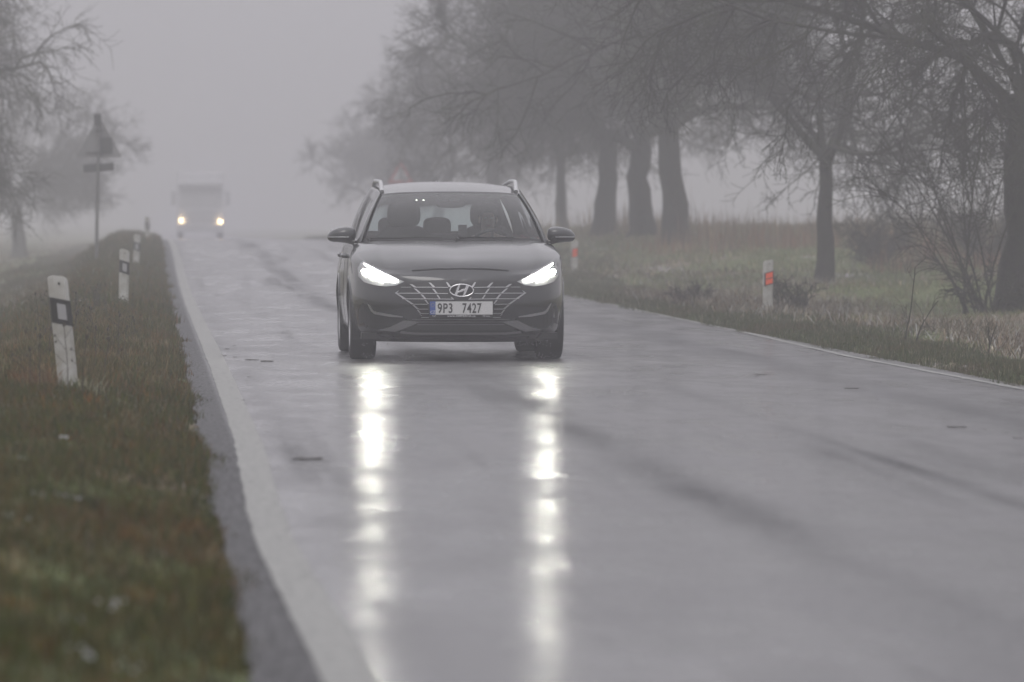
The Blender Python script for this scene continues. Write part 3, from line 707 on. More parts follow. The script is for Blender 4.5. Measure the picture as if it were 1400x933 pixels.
mb = MB(); mb.box((0, -.05, .52), (2.45, .35, .42)); mb.build('bumper', lk, t, bevel=.04)
for sx_ in (-1, 1):
    mb = MB(); mb.box((sx_ * 1.42, .05, 2.1), (.24, .16, .72)); mb.box((sx_ * 1.27, .1, 2.4), (.2, .04, .04)); mb.build('wing_mirror', lk, t, bevel=.03)
    e = mat('lorry_lamp', (.9, .85, .7), .3, emis=(1, .72, .38), estr=13)
    mb = MB(); mb.lathe([(-.06, .001), (-.055, .08), (0, .11), (.03, .11)], (sx_ * 1.02, -.2, .93 - .05 * (sx_ > 0)), 'y', 20); h_ = mb.build('headlight', e, t, smooth=True)
    for yy in (1.0, 5.2, 6.5):
        mb = MB(); mb.lathe([(-.15, .3), (-.15, .48), (-.12, .52), (.12, .52), (.15, .48), (.15, .3), (.05, .28), (.05, .001)], (sx_ * 1.06, yy, .52), 'x', 28); mb.build('wheel', tyre_m, t, smooth=True)
mb = MB(); mb.box((0, 5.4, 2.25), (2.5, 6.2, 2.5)); mb.build('cargo_box', paint_w, t, bevel=.04)
mb = MB(); mb.box((0, 4.5, .85), (.9, 8, .3)); mb.build('chassis', lk, t)
# ------------------------------------------------------------------ the dark estate car
CAR = empty('car', (2.55, 46.75, 0), 0, label='dark grey estate car with headlights on driving towards us on the wet road', cat='car')
cpaint = mat('car_paint', (.020, .021, .024), .22, metal=.25, coat=1.0, noise=.15, nscale=3, bump=.05, bscale=300)
cblack = mat('trim_black', (.012, .012, .013), .45); gloss_k = mat('gloss_black', (.008, .008, .009), .15, coat=.5)
chrome = mat('satin_chrome', (.40, .40, .41), .3, metal=.9); silver = mat('silver_trim', (.16, .16, .165), .35, metal=.5)
seam_m = mat('panel_gap', (.004, .004, .004), .7); inter = mat('interior_cloth', (.022, .022, .024), .8)
wglass = glass('windscreen_glass', (.72, .78, .78), 1.55); sglass = glass('side_glass', (.45, .48, .48), 1.0)
frit = mat('glass_border', (.01, .01, .011), .2)

def bez_tan(t, P):
    n = len(t); M = np.zeros_like(P); d = (P[1:] - P[:-1]) / (t[1:] - t[:-1]).reshape(-1, *([1] * (P.ndim - 1)))
    for i in range(1, n - 1):
        h0, h1 = t[i] - t[i - 1], t[i + 1] - t[i]; M[i] = (d[i - 1] * h1 + d[i] * h0) / (h0 + h1)
    M[0] = 2 * d[0] - M[1] if n > 2 else d[0]; M[-1] = 2 * d[-1] - M[-2] if n > 2 else d[-1]
    return M
def herm(t, P, q):
    t = np.asarray(t, float); P = np.asarray(P, float); q = np.asarray(q, float); M = bez_tan(t, P)
    i = np.clip(np.searchsorted(t, q, 'right') - 1, 0, len(t) - 2); h = t[i + 1] - t[i]; u = (q - t[i]) / h
    sh = (-1,) + (1,) * (P.ndim - 1); u = u.reshape(sh); h = h.reshape(sh)
    return (2 * u**3 - 3 * u**2 + 1) * P[i] + (u**3 - 2 * u**2 + u) * h * M[i] + (-2 * u**3 + 3 * u**2) * P[i + 1] + (u**3 - u**2) * h * M[i + 1]

AX, AX2, WZ, AR = .905, 3.555, .322, .362
# control net: rows bottom -> belt, columns nose centre -> tail centre (x, y, z)
Y = [ # x,   y  base columns at the widest level
 [0, 0], [.30, .025], [.55, .10], [.73, .24], [.835, .42], [.885, .63], [.8975, .905], [.893, 1.4], [.89, 2.2], [.893, 3.0], [.895, 3.555], [.868, 4.15], [.77, 4.45], [.45, 4.56], [0, 4.585]]
def row(xo, yo, zs, tail=0):
    out = []
    for i, (x, y) in enumerate(Y):
        fr = 1 - min(1, i / 6.0); rr_ = max(0, (i - 10) / 4.0)
        k = 1 - xo * min(1, x / .8)
        out.append((x * (1 if x == 0 else 1) - xo * min(1, x / .8), y + yo * (1 - (min(i, 6) / 6.0) ** 1.5) - tail * rr_, zs[i] if hasattr(zs, '__len__') else zs))
    return out
lin = lambda a, b, c=None: [a + (b - a) * min(1, i / 5.0) if (c is None or i < 11) else b + (c - b) * (i - 10) / 4 for i in range(15)]
net = [row(.075, .085, lin(.165, .185, .26), .10), row(.035, .035, lin(.205, .24, .32), .05), row(.014, .018, lin(.31, .35, .40), .02),
       row(.0, .0, lin(.45, .50, .52)), row(.003, .018, lin(.57, .64, .68)), row(.010, .05, lin(.672, .765, .82), .03), None]
net[6] = [(0, .115, .765), (.30, .13, .762), (.55, .205, .748), (.70, .34, .775), (.785, .50, .832), (.825, .70, .885), (.835, .93, .925), (.832, 1.35, .962),
          (.825, 2.2, .985), (.815, 3.0, 1.0), (.80, 3.555, 1.015), (.76, 4.08, 1.03), (.67, 4.32, 1.035), (.40, 4.42, 1.03), (0, 4.44, 1.03)]
# shoulder row (fender top rounding) between 5 and belt
sh = []
for i, (a, b) in enumerate(zip(net[5], net[6])):
    f = .55; bl = [.0, .0, .004, .010, .018, .024, .022, .018, .016, .016, .018, .014, .01, 0, 0][i]
    sh.append((a[0] + (b[0] - a[0]) * f + bl, a[1] + (b[1] - a[1]) * f + (0 if i < 4 else 0), a[2] + (b[2] - a[2]) * f + (.0 if i < 4 else .012 if i < 6 else .005)))
net.insert(6, sh)
net = np.array(net)
ct = np.array([0, .30, .56, .79, 1.0, 1.22, 1.5, 2.0, 2.8, 3.6, 4.15, 4.75, 5.08, 5.42, 5.87]); rt = np.array([0, .06, .17, .31, .45, .57, .65, .74])
cq = np.unique(np.concatenate([np.linspace(0, 1.0, 46), np.linspace(1.0, 2.1, 52), np.linspace(2.1, 3.6, 26), np.linspace(3.6, 4.7, 52), np.linspace(4.7, 5.87, 30)])); rq = np.linspace(0, .74, 50)
full = np.stack([herm(ct, np.stack([net[j]], 0)[0], cq) for j in range(8)])      # rows x cq x 3
S = herm(rt, full, rq)                                                         # rq x cq x 3
S[:, 0, 0] = 0; S[:, -1, 0] = 0
for (ay) in (AX, AX2):                                                          # snap the rim of each arch
    dy, dz = S[..., 1] - ay, S[..., 2] - WZ; rr_ = np.hypot(dy, dz); k = (np.abs(rr_ - AR) < .019) & (S[..., 0] > .6)
    S[..., 1] = np.where(k, ay + dy / rr_ * AR, S[..., 1]); S[..., 2] = np.where(k, WZ + dz / rr_ * AR, S[..., 2])
def grid_mb(S, keep=None, mb=None, mi=0, mirror=True):
    mb = mb or MB(); nr, nc = S.shape[:2]
    for sg in ((1, -1) if mirror is True else (mirror if isinstance(mirror, tuple) else (1,))):
        v = S.reshape(-1, 3) * np.array([sg, 1, 1]); f = []
        for i in range(nr - 1):
            for j in range(nc - 1):
                if keep is None or keep(S[i:i + 2, j:j + 2].reshape(4, 3).mean(0), i, j):
                    q = (i * nc + j, i * nc + j + 1, (i + 1) * nc + j + 1, (i + 1) * nc + j); f.append(q if sg > 0 else q[::-1])
        mb.add(v, f, mi)
    return mb
def no_arch(c, i, j):
    if c[0] < .6: return True
    return all(math.hypot(c[1] - a, c[2] - WZ) > AR - .002 for a in (AX, AX2))
body_mb = grid_mb(S, no_arch)
def sided(S, name, m, keep=None, parent=None, **k):
    for sg in (1, -1): grid_mb(S, keep, mirror=(sg,)).build(name, m, parent or CAR, smooth=True, **k)
# hood as a Coons patch
n_s, n_t = 32, 40
ss, tt_ = np.linspace(0, 1, n_s), np.linspace(0, 1, n_t)
front = herm(ct, net[7], np.linspace(0, .79, n_s)); side = herm(ct, net[7], np.linspace(.79, 1.93, n_t))
endp = side[-1]
back = np.stack([herm([0, .4, .75, 1], np.array([[0, 1.03, .992], [.38, 1.07, .992], [.70, 1.19, .983], endp]), ss)], 0)[0]
cent = herm([0, .08, .3, .6, 1], np.array([[0, .115, .765], [0, .17, .800], [0, .40, .868], [0, .72, .938], [0, 1.03, .992]]), tt_)
H = np.zeros((n_t, n_s, 3))
for i, t in enumerate(tt_):
    for j, s_ in enumerate(ss):
        H[i, j] = (1 - t) * front[j] + t * back[j] + (1 - s_) * cent[i] + s_ * side[i] - ((1 - s_) * (1 - t) * front[0] + s_ * (1 - t) * front[-1] + (1 - s_) * t * back[0] + s_ * t * back[-1])
        # crown + the two pressed creases that run from the lamps to the screen
        edge = math.sin(math.pi * min(1, t * 1.0)) ** .6 if t > 0 else 0
        H[i, j, 2] += .016 * (1 - s_ ** 2) * edge * .6 + .015 * edge * (s_ * (1 - s_) * 4) + .012 * math.exp(-((s_ - (.78 - .10 * t)) / .07) ** 2) * edge
H[:, 0, 0] = 0
hood_mb = grid_mb(H)
body = body_mb.build('body', cpaint, CAR, smooth=True, angle=50)
hood = hood_mb.build('bonnet', cpaint, CAR, smooth=True, angle=60)
def bvh_of(*mbs):
    V, P = [], []
    for m in mbs: b = len(V); V += [Vector(q) for q in m.v]; P += [tuple(i + b for i in f) for f in m.f]
    return BVHTree.FromPolygons(V, P)
BV = bvh_of(body_mb, hood_mb)
def fy(x, z):
    h = BV.ray_cast(Vector((x, -1, z)), Vector((0, 1, 0)))[0]
    if h is None or h.y > .9: h = BV.find_nearest(Vector((x, .1 + .5 * x * x, z)))[0]
    return h.y
def fx(y, z, sg):
    h = BV.ray_cast(Vector((sg * 2, y, z)), Vector((-sg, 0, 0)))[0]
    return h.x if h is not None else sg * .85
def tri_poly(poly, res):
    pts = []
    for i in range(len(poly)):
        a, b = Vector(poly[i]), Vector(poly[(i + 1) % len(poly)]); n = max(1, int((b - a).length / res))
        pts += [a + (b - a) * k / n for k in range(n)]
    m = len(pts); xs_ = [p.x for p in pts]; zs_ = [p.y for p in pts]; inner = []
    def inside(x, z):
        c = False; j = m - 1
        for i in range(m):
            if (pts[i].y > z) != (pts[j].y > z) and x < (pts[j].x - pts[i].x) * (z - pts[i].y) / (pts[j].y - pts[i].y) + pts[i].x: c = not c
            j = i
        return c
    x = min(xs_) + res * .5
    while x < max(xs_):
        z = min(zs_) + res * .5
        while z < max(zs_):
            if inside(x, z) and min((Vector((x, z)) - p).length for p in pts) > res * .45: inner.append(Vector((x, z)))
            z += res
        x += res
    vs, es, fs, *_ = delaunay_2d_cdt(pts + inner, [(i, (i + 1) % m) for i in range(m)], [], 1, 1e-6)
    return vs, fs, m
def panel(poly, off=.004, thick=.012, axis='front', sg=1, mb=None, res=.03, mi=0, tilt=0):
    """plate cut from a front (x,z) or side (y,z) outline, laid on the body and given thickness"""
    mb = mb or MB(); vs, fs, m = tri_poly(poly, res); V = []
    for d in (-off, thick - off):
        for p in vs:
            if axis == 'front': V.append((p.x, fy(p.x, p.y) + d, p.y))
            else: V.append((fx(p.x, p.y, sg) - sg * d, p.x, p.y))
    n = len(vs); F = [tuple(f) for f in fs] + [tuple(i + n for i in reversed(f)) for f in fs]
    bd = {}
    for f in fs:
        for a, b in zip(f, list(f[1:]) + [f[0]]):
            k = (min(a, b), max(a, b)); bd[k] = bd.get(k, 0) + 1
    F += [(a, b, b + n, a + n) for (a, b), c in bd.items() if c == 1]
    return mb.add(V, F, mi)
def ribbon(pts, wd):
    L_, Rr = [], []
    for i, p in enumerate(pts):
        p = Vector(p); t = (Vector(pts[min(i + 1, len(pts) - 1)]) - Vector(pts[max(i - 1, 0)])).normalized(); n = Vector((-t.y, t.x)); q = wd[i] if hasattr(wd, '__len__') else wd
        L_.append(p + n * q / 2); Rr.append(p - n * q / 2)
    return [tuple(p) for p in L_] + [tuple(p) for p in reversed(Rr)]
# photograph crop -> car metres (front view, left half); mirrored for the other side
def g(zx, zy): return ((480 + zx / 6.66 - 626.5) / 166, (494 - (340 + zy / 6.66)) / 166)
G_ = lambda pts: [g(*p) for p in pts]
mir = lambda poly: [(-x, z) for x, z in poly]
def both(fn, poly, **k):
    for q in (poly, mir(poly)): fn(q, **k)

# grille field
half = G_([(965, 284), (855, 286), (620, 291), (505, 302), (430, 345), (366, 396), (450, 462), (520, 520), (570, 575), (600, 640), (620, 662), (965, 668)])
half[0] = (0, half[0][1]); half[-1] = (0, half[-1][1])
grille_poly = half + [(-x, z) for x, z in reversed(half)][1:-1]
mb = panel(grille_poly, .003, .012, res=.035); grille = mb.build('grille', gloss_k, CAR)
mb = MB()
def bar(pts, wd, off=.014): both(lambda q, **k: panel(q, off, .010, mb=mb, res=.05), ribbon(G_(pts), wd))
for y_, x0, x1 in ((351, 555, 858), (406, 385, 855), (457, 440, 905), (506, 540, 668), (551, 595, 676), (591, 612, 680), (628, 615, 684)): bar([(x0, y_), ((x0 + x1) / 2, y_ - .5), (x1, y_ + (2 if x1 > 800 else 0))], .0056)
bar([(430, 351), (520, 351)], .003, .008)
def wedge(a, b, w0, w1):   # slanted spike
    (ax, ay), (bx, by) = a, b
    both(lambda q, **k: panel(q, .016, .012, mb=mb, res=.05), G_([(ax, ay), (ax + w0, ay + 3), (bx + w1, by), (bx, by + 1)]))
for a, b, w0, w1 in (((508, 322), (548, 352), 26, 26), ((545, 362), (598, 407), 22, 18), ((605, 415), (645, 458), 22, 16), ((640, 465), (672, 502), 18, 10), ((680, 308), (722, 352), 20, 22), ((712, 364), (748, 408), 18, 14), ((750, 418), (778, 459), 14, 12),
                     ((838, 304), (862, 348), 16, 22), ((375, 405), (455, 458), 26, 26), ((460, 462), (525, 506), 26, 24), ((530, 512), (575, 551), 22, 20), ((572, 556), (600, 591), 18, 14), ((595, 596), (612, 610), 12, 8), ((880, 440), (900, 462), 10, 12)): wedge(a, b, w0, w1)
both(lambda q, **k: panel(q, .016, .012, mb=mb, res=.05), G_([(375, 405), (412, 380), (410, 386), (388, 408)]))
mb.build('grille_bars', chrome, grille)
# emblem: ellipse ring with a slanted letter
ec = (0.003, g(965, 380)[1]); EA, EB = .098, .050; mb = MB(); ey = fy(0, ec[1]) - .03
mb.tube([(ec[0] + EA * math.cos(a), ey + .004 * math.cos(a) ** 2, ec[1] + EB * math.sin(a)) for a in np.linspace(0, 2 * math.pi, 41)], .0058, 6, cap=False)
def flat(poly, y0, y1): mb.prism([(ec[0] + x, ec[1] + z) for x, z in poly], y0, y1)
flat([(-.060, -.038), (-.038, -.043), (-.012, .044), (-.030, .040)], ey - .004, ey + .006)
flat([(.028, -.040), (.010, -.044), (.036, .043), (.062, .037)], ey - .004, ey + .006)
flat([(-.036, -.012), (.004, .010), (.036, .016), (.040, .006), (-.004, -.012), (-.034, -.022)], ey - .006, ey + .004)
mb.build('emblem', mat('emblem_chrome', (.75, .75, .76), .25, metal=.8), grille, bevel=.001)
mb = MB(); mb.prism([(ec[0] + .095 * math.cos(a), ec[1] + .048 * math.sin(a)) for a in np.linspace(0, 2 * math.pi, 33)[:-1]], ey + .006, ey + .02); mb.build('emblem_base', gloss_k, grille)

# number plate
PZ0, PZ1, PX0, PX1 = .372, .492, -.262, .258
py_ = fy(0, .40) - .022
pf = mat('plate_frame', (.015, .015, .016), .5); mb = MB(); mb.box((-.002, py_ + .008, .430), (.535, .014, .136)); frame = mb.build('number_plate', pf, CAR, bevel=.003)
pwm = mat('plate_white', (.56, .56, .56), .4); mb = MB(); mb.box((.022, py_ - .0015, .4395), (.472, .005, .108)); mb.build('plate_panel', pwm, frame)
pbm = mat('plate_blue', (.03, .08, .32), .4); mb = MB(); mb.box((-.236, py_ - .0015, .4395), (.046, .005, .108)); mb.build('country_band', pbm, frame)
tk = mat('plate_ink', (.012, .012, .012), .5); tw_ = mat('text_white', (.6, .6, .62), .5)
def text(s_, size, loc, m, name, sxx=1.0, bold=0, par=None, sp=1.0, align='LEFT'):
    c = bpy.data.curves.new(name, 'FONT'); c.body = s_; c.size = size; c.extrude = .0008; c.offset = bold; c.space_character = sp; c.align_x = align
    o = bpy.data.objects.new('tmp', c); col.objects.link(o); bpy.context.view_layer.update()
    me = bpy.data.meshes.new_from_object(o.evaluated_get(bpy.context.evaluated_depsgraph_get())); bpy.data.objects.remove(o)
    me.materials.clear(); me.materials.append(m)
    q = bpy.data.objects.new(name, me); col.objects.link(q); q.parent = par; q.location = loc; q.rotation_euler = (R(90), 0, 0); q.scale = (sxx, 1, 1); return q
text('9P3', .112, (-.197, py_ - .0055, .4005), tk, 'plate_characters', .70, .0016, frame, 1.12)
text('7427', .112, (.006, py_ - .0055, .4005), tk, 'plate_characters', .66, .0016, frame, 1.10)
text('CZ', .034, (-.2355, py_ - .0055, .394), tw_, 'country_letters', .9, .0004, frame, 1, 'CENTER')
text('www.AMPERTA.cz', .024, (0, py_ - .0005, .3665), tw_, 'frame_lettering', 1.15, .0002, frame, 1.1, 'CENTER')
text('CZ', .020, (-.225, py_ - .0005, .3675), tw_, 'frame_lettering', 1.1, 0, frame, 1, 'CENTER')
text('70 ww', .020, (.205, py_ - .0005, .3675), tw_, 'frame_lettering', 1.1, 0, frame, 1, 'CENTER')
mb = MB()
for k in range(12):
    a = k * math.pi / 6; mb.box((-.236 + .0135 * math.cos(a), py_ - .005, .465 + .0135 * math.sin(a)), (.0032, .002, .0032))
mb.build('star_ring', mat('star_yellow', (.5, .40, .05), .5), frame)

# headlights
head_k = mat('lamp_housing', (.30, .30, .31), .25, coat=.6)
beam = mat('headlight_beam', (.9, .9, .9), .3, emis=(1, 1, .86), estr=HEAD_E); drl = mat('daylight_strip', (.9, .9, .9), .3, emis=(1, 1, .92), estr=DRL_E)
lens_off = mat('lamp_chrome', (.35, .35, .36), .25, metal=.7)
for k in (1, -1):
    m_ = (lambda p: p) if k == 1 else mir
    mb = panel(m_(G_([(52, 175), (74, 134), (106, 116), (200, 168), (320, 230), (432, 288), (462, 301), (390, 334), (300, 346), (200, 336), (105, 308), (56, 255)])), .004, .012, res=.03)
    hl = mb.build('headlight', head_k, CAR, smooth=True, angle=30)
    mb = panel(m_(G_([(104, 134), (200, 184), (310, 242), (408, 292), (396, 303), (372, 309), (318, 301), (300, 289), (345, 288), (300, 258), (240, 226), (180, 192), (112, 150)])), .012, .008, res=.03); mb.build('daylight_strip', drl, hl)
    mb = panel(m_(G_([(84, 204), (100, 190), (140, 196), (195, 224), (245, 256), (282, 280), (286, 290), (240, 284), (165, 262), (108, 240), (88, 224)])), .016, .010, res=.03); mb.build('beam_lens', beam, hl)
# bonnet shut line, bumper seams, lower features
mb = MB()
bl = [(x, z - .004) for x, z in [(-.52, .665), (-.50, .72), (-.40, .752), (-.2, .765), (0, .768), (.2, .765), (.40, .752), (.50, .72), (.52, .665)]]
panel(ribbon([(x, z) for x, z in bl[2:7]], .006), .006, .014, mb=mb, res=.03); mb.build('bonnet_gap', seam_m, CAR)
fog_poly = (G_([(60, 560), (90, 500), (140, 494), (172, 548), (215, 590), (450, 628), (490, 645), (400, 690), (230, 735), (120, 728), (62, 700)]))
trim_poly = (G_([(132, 500), (160, 528), (186, 566), (215, 580), (445, 619), (448, 627), (330, 622), (196, 600), (165, 575), (145, 535)]))
for m_ in ((lambda q: q), mir):
    fogr = panel(m_(fog_poly), .0022, .01, res=.035).build('bumper_recess', cblack, CAR)
    panel(m_(trim_poly), .010, .012, res=.04).build('bumper_trim', chrome, fogr)
mb = MB(); low = G_([(965, 668), (620, 664), (560, 690), (430, 745), (300, 765), (190, 770), (185, 790), (200, 850), (965, 853)]); low[0] = (0, low[0][1]); low[-1] = (0, low[-1][1])
panel(low + [(-x, z) for x, z in reversed(low)][1:-1], .003, .012, mb=mb, res=.04); lowg = mb.build('lower_intake', cblack, CAR)
mb = MB(); lip = G_([(965, 765), (560, 765), (430, 752), (420, 772), (560, 785), (965, 785)]); lip[0] = (0, lip[0][1]); lip[-1] = (0, lip[-1][1])
panel(lip + [(-x, z) for x, z in reversed(lip)][1:-1], .014, .02, mb=mb, res=.05)
for i in range(3): panel(ribbon([(-.40 + .02 * i, .345 - .022 * i), (.40 - .02 * i, .345 - .022 * i)], .005), .008, .006, mb=mb, res=.1)
mb.build('intake_slats', silver, lowg)
skid_poly = (G_([(455, 655), (560, 662), (590, 672), (500, 712), (380, 760), (230, 745), (330, 718)]))
for m_ in ((lambda q: q), mir): panel(m_(skid_poly), .008, .016, res=.04).build('skid_plate', silver, CAR)

# ---- greenhouse
ws_n, wt_n = 30, 22
def curve(P, q): P = np.array(P, float); t = np.concatenate([[0], np.cumsum(np.linalg.norm(np.diff(P, axis=0), axis=1))]); return herm(t / t[-1], P, q)
su = np.linspace(0, 1, ws_n)
wb = curve([(0, 1.05, .985), (.38, 1.10, .985), (.65, 1.21, .980), (.765, 1.32, .975)], su); wtp = curve([(0, 1.735, 1.405), (.30, 1.75, 1.402), (.50, 1.79, 1.393), (.585, 1.83, 1.382)], su)
WS = np.stack([wb * (1 - t) + wtp * t + np.array([0, -.05, .035]) * math.sin(math.pi * t) for t in np.linspace(0, 1, wt_n)])
def wkeep(inner):
    def f(c, i, j):
        u, v = (j + .5) / (ws_n - 1), (i + .5) / (wt_n - 1); ok = u < .955 and .05 < v < .93
        return ok == inner
    return f
mb = grid_mb(WS, wkeep(True)); wsc = mb.build('windscreen', wglass, CAR, smooth=True)
mb = grid_mb(WS, wkeep(False)); mb.build('screen_border', frit, wsc, smooth=True)
# roof
ry_ = np.linspace(0, 1, 30); rc = curve([(0, 1.735, 1.405), (0, 1.95, 1.450), (0, 2.4, 1.487), (0, 3.0, 1.495), (0, 3.6, 1.470), (0, 4.15, 1.415)], ry_); rs = curve([(.585, 1.83, 1.382), (.61, 2.05, 1.412), (.628, 2.5, 1.438), (.63, 3.0, 1.443), (.612, 3.6, 1.42), (.57, 4.12, 1.375)], ry_)
RF = np.zeros((30, 24, 3))
for i in range(30):
    for j, s_ in enumerate(np.linspace(0, 1, 24)):
        fr0 = 1 - i / 29
        RF[i, j] = (s_ * rs[i][0], rc[i][1] + (rs[i][1] - rc[i][1]) * s_ ** 2.4, rc[i][2] + (rs[i][2] - rc[i][2]) * s_ ** 2.6)
RF[0, :, :] = np.stack([np.interp(np.linspace(0, 1, 24) * .585, wtp[:, 0], wtp[:, k]) for k in range(3)], -1)
grid_mb(RF).build('roof', cpaint, CAR, smooth=True, angle=60)
# side: belt to roof rail
sv = np.linspace(0, 1, 16); sq = np.linspace(0, 1, 90)
lowc = curve([(.80, 1.32, .962), (.826, 1.6, .972), (.825, 2.2, .985), (.815, 3.0, 1.0), (.80, 3.555, 1.015), (.76, 4.08, 1.03), (.70, 4.27, 1.034)], sq)
upc = curve([(.603, 1.83, 1.372), (.622, 2.05, 1.40), (.640, 2.5, 1.426), (.642, 3.0, 1.432), (.624, 3.6, 1.408), (.585, 4.0, 1.375), (.565, 4.14, 1.362)], sq)
SD = np.stack([lowc * (1 - t) + upc * t + np.array([.022, 0, 0]) * math.sin(math.pi * t) for t in sv])
def skind(c, i, j):
    v = (i + .5) / 15; y = c[1]; zf = .07 < v < .90
    if not zf: return 'b'
    # follow the screen pillar: glass starts behind it
    if 1.62 + .36 * v * .9 < y < 2.36: return 'g0'
    if 2.44 < y < 3.30: return 'g1'
    if 3.38 < y < 4.02 - .10 * v: return 'g2'
    return 'b'
sided(SD, 'window_pillars', gloss_k, lambda c, i, j: skind(c, i, j) == 'b')
for k in ('g0', 'g1', 'g2'):
    for sg in (1, -1):
        grid_mb(SD * np.array([sg, 1, 1]), lambda c, i, j: skind(c, i, j) == k, mirror=False).build('side_window', sglass, CAR, smooth=True)
# screen pillar between windscreen edge and side
we = WS[:, -1]; se = SD[np.linspace(0, 15, wt_n).round().astype(int), 0]; se = np.stack([np.interp(np.linspace(0, 1, wt_n), sv, SD[:, 0, k]) for k in range(3)], -1)
PL = np.stack([we, we * .6 + se * .4 + np.array([.006, -.012, .008]), we * .25 + se * .75 + np.array([.008, -.008, .006]), se], 1)
sided(PL, 'screen_pillar', cpaint, angle=80)
for sg in (1, -1):
    mb = MB(); mb.tube([(sg * p[0] * 1.006, p[1] - .006, p[2] + .004) for p in we[::3]], .006, 6)
    mb.build('screen_seal', seam_m, CAR, smooth=True)
# roof side strip joining roof and side surface + shoulder ledge
RS = np.stack([rs, np.stack([np.interp(ry_, sq, upc[:, k]) for k in range(3)], -1)], 1); sided(RS, 'roof_channel', gloss_k)
BE = np.stack([herm(ct, net[7], np.linspace(1.90, 4.98, 60)), curve(lowc[::8], np.linspace(0, 1, 60))], 1); sided(BE, 'belt_trim', chrome)
# rear
rb = curve([(0, 4.44, 1.03), (.35, 4.42, 1.03), (.60, 4.34, 1.034), (.70, 4.27, 1.034)], su); rtp = curve([(0, 4.15, 1.415), (.3, 4.145, 1.408), (.50, 4.135, 1.39), (.565, 4.14, 1.362)], su)
RR = np.stack([rb * (1 - t) + rtp * t + np.array([0, .03, 0]) * math.sin(math.pi * t) for t in np.linspace(0, 1, 14)])
rk = lambda c, i, j: (j + .5) / 29 < .86 and 1 <= i < 12
grid_mb(RR, lambda c, i, j: not rk(c, i, j)).build('tailgate_frame', cpaint, CAR, smooth=True); grid_mb(RR, rk).build('rear_window', wglass, CAR, smooth=True)
# cowl
CW = np.stack([np.stack([back[:, 0] * .95, back[:, 1] - .01, back[:, 2] - .012], -1), np.stack([wb[:, 0], wb[:, 1] + .02, wb[:, 2] - .004], -1)], 0) if len(back) == len(wb) else None
bq = np.stack([np.interp(su, ss, back[:, k]) for k in range(3)], -1)
CW = np.stack([bq + np.array([0, -.01, -.01]), wb + np.array([0, .02, -.003])], 0); grid_mb(CW).build('cowl', cblack, CAR)
def scr(u, v):   # point on windscreen, u in -1..1
    j = abs(u) * (ws_n - 1); i = v * (wt_n - 1); j0, i0 = int(min(j, ws_n - 2)), int(min(i, wt_n - 2)); p = WS[i0, j0] + (WS[i0, j0 + 1] - WS[i0, j0]) * (j - j0) + (WS[i0 + 1, j0] - WS[i0, j0]) * (i - i0)
    return Vector((p[0] * (1 if u >= 0 else -1), p[1], p[2]))
for us in ((-.93, -.80, -.60, -.40, -.12), (.02, .2, .4, .62)):
    mb = MB(); pts = [scr(u, .028 + .01 * (k % 2)) + Vector((0, -.022, .012)) for k, u in enumerate(us)]
    mb.tube(pts, [.009, .008, .007, .006, .005][:len(pts)], 6); mb.tube([pts[0], pts[0] + Vector((.02, -.04, -.02))], .013, 6); mb.build('wiper', cblack, CAR, smooth=True)
# roof rails
for sg in (-1, 1):
    mb = MB(); P = [(sg * .575, 1.93, 1.405), (sg * .577, 1.99, 1.450), (sg * .580, 2.10, 1.488), (sg * .590, 2.5, 1.496), (sg * .592, 3.0, 1.50), (sg * .578, 3.6, 1.472), (sg * .56, 3.85, 1.435), (sg * .555, 3.92, 1.40)]
    mb.tube(P, [.019, .019, .018, .017, .017, .017, .019, .020], 10); mb.build('roof_rail', mat('rail_silver', (.50, .50, .51), .4, metal=.3), CAR, smooth=True)
mb = MB(); mb.prism([(3.72, 1.455), (3.95, 1.438), (3.95, 1.50), (3.90, 1.515)], -.012, .012, 'x'); mb.build('antenna', gloss_k, CAR, bevel=.004)
# mirrors
for sg in (-1, 1):
    mb = MB(); c = (sg * .928, 1.50, 1.034); n = 20; V = []
    prof = [(-.112, .35, .45), (-.105, .70, .75), (-.08, .93, .92), (-.03, 1.0, 1.0), (.03, .96, .98), (.075, .84, .86), (.105, .62, .62), (.122, .30, .32), (.126, .02, .02)]
    rows = []
    for (dx, kz, ky) in prof:
        for k in range(n):
            a = 2 * math.pi * k / n; cz, sy = math.cos(a), math.sin(a)
            z_ = (.073 if cz > 0 else .056) * kz * math.copysign(abs(cz) ** .75, cz) - max(0, dx) * .16; y_ = .085 * ky * math.copysign(abs(sy) ** .8, sy)
            if y_ > .03: y_ = .03 + (y_ - .03) * .25
            rows.append((c[0] + sg * dx, c[1] + y_ + abs(dx) * .25 * (dx > 0), c[2] + z_))
    m = len(prof); f = [(i * n + k, i * n + (k + 1) % n, (i + 1) * n + (k + 1) % n, (i + 1) * n + k) for i in range(m - 1) for k in range(n)] + [tuple(range(n))]
    mb.add(rows, f); mi_ = mb.build('wing_mirror', cpaint, CAR, smooth=True, angle=60)
    mb = MB(); mb.box((sg * .94, 1.537, 1.03), (.175, .006, .10)); mb.build('mirror_glass', mat('mirror_glass', (.6, .6, .6), .03, metal=1), mi_, bevel=.002)
    mb = MB(); mb.tube([(sg * .80, 1.50, .955), (sg * .84, 1.50, .968), (sg * .90, 1.50, .985), (sg * 1.0, 1.50, .990)], [.032, .026, .030, .02], 10, flat=.6); mb.tube([(sg * .80, 1.44, .965), (sg * .80, 1.62, .985)], .028, 8); mb.build('mirror_foot', gloss_k, mi_, smooth=True)
    mb = MB(); mb.tube([(sg * (c[0] * sg + d), 1.417 + q, 1.018) for d, q in ((-.05, .003), (.03, .005), (.09, .035), (.118, .075))], [.004] * 4, 6); mb.build('mirror_indicator', chrome, mi_)
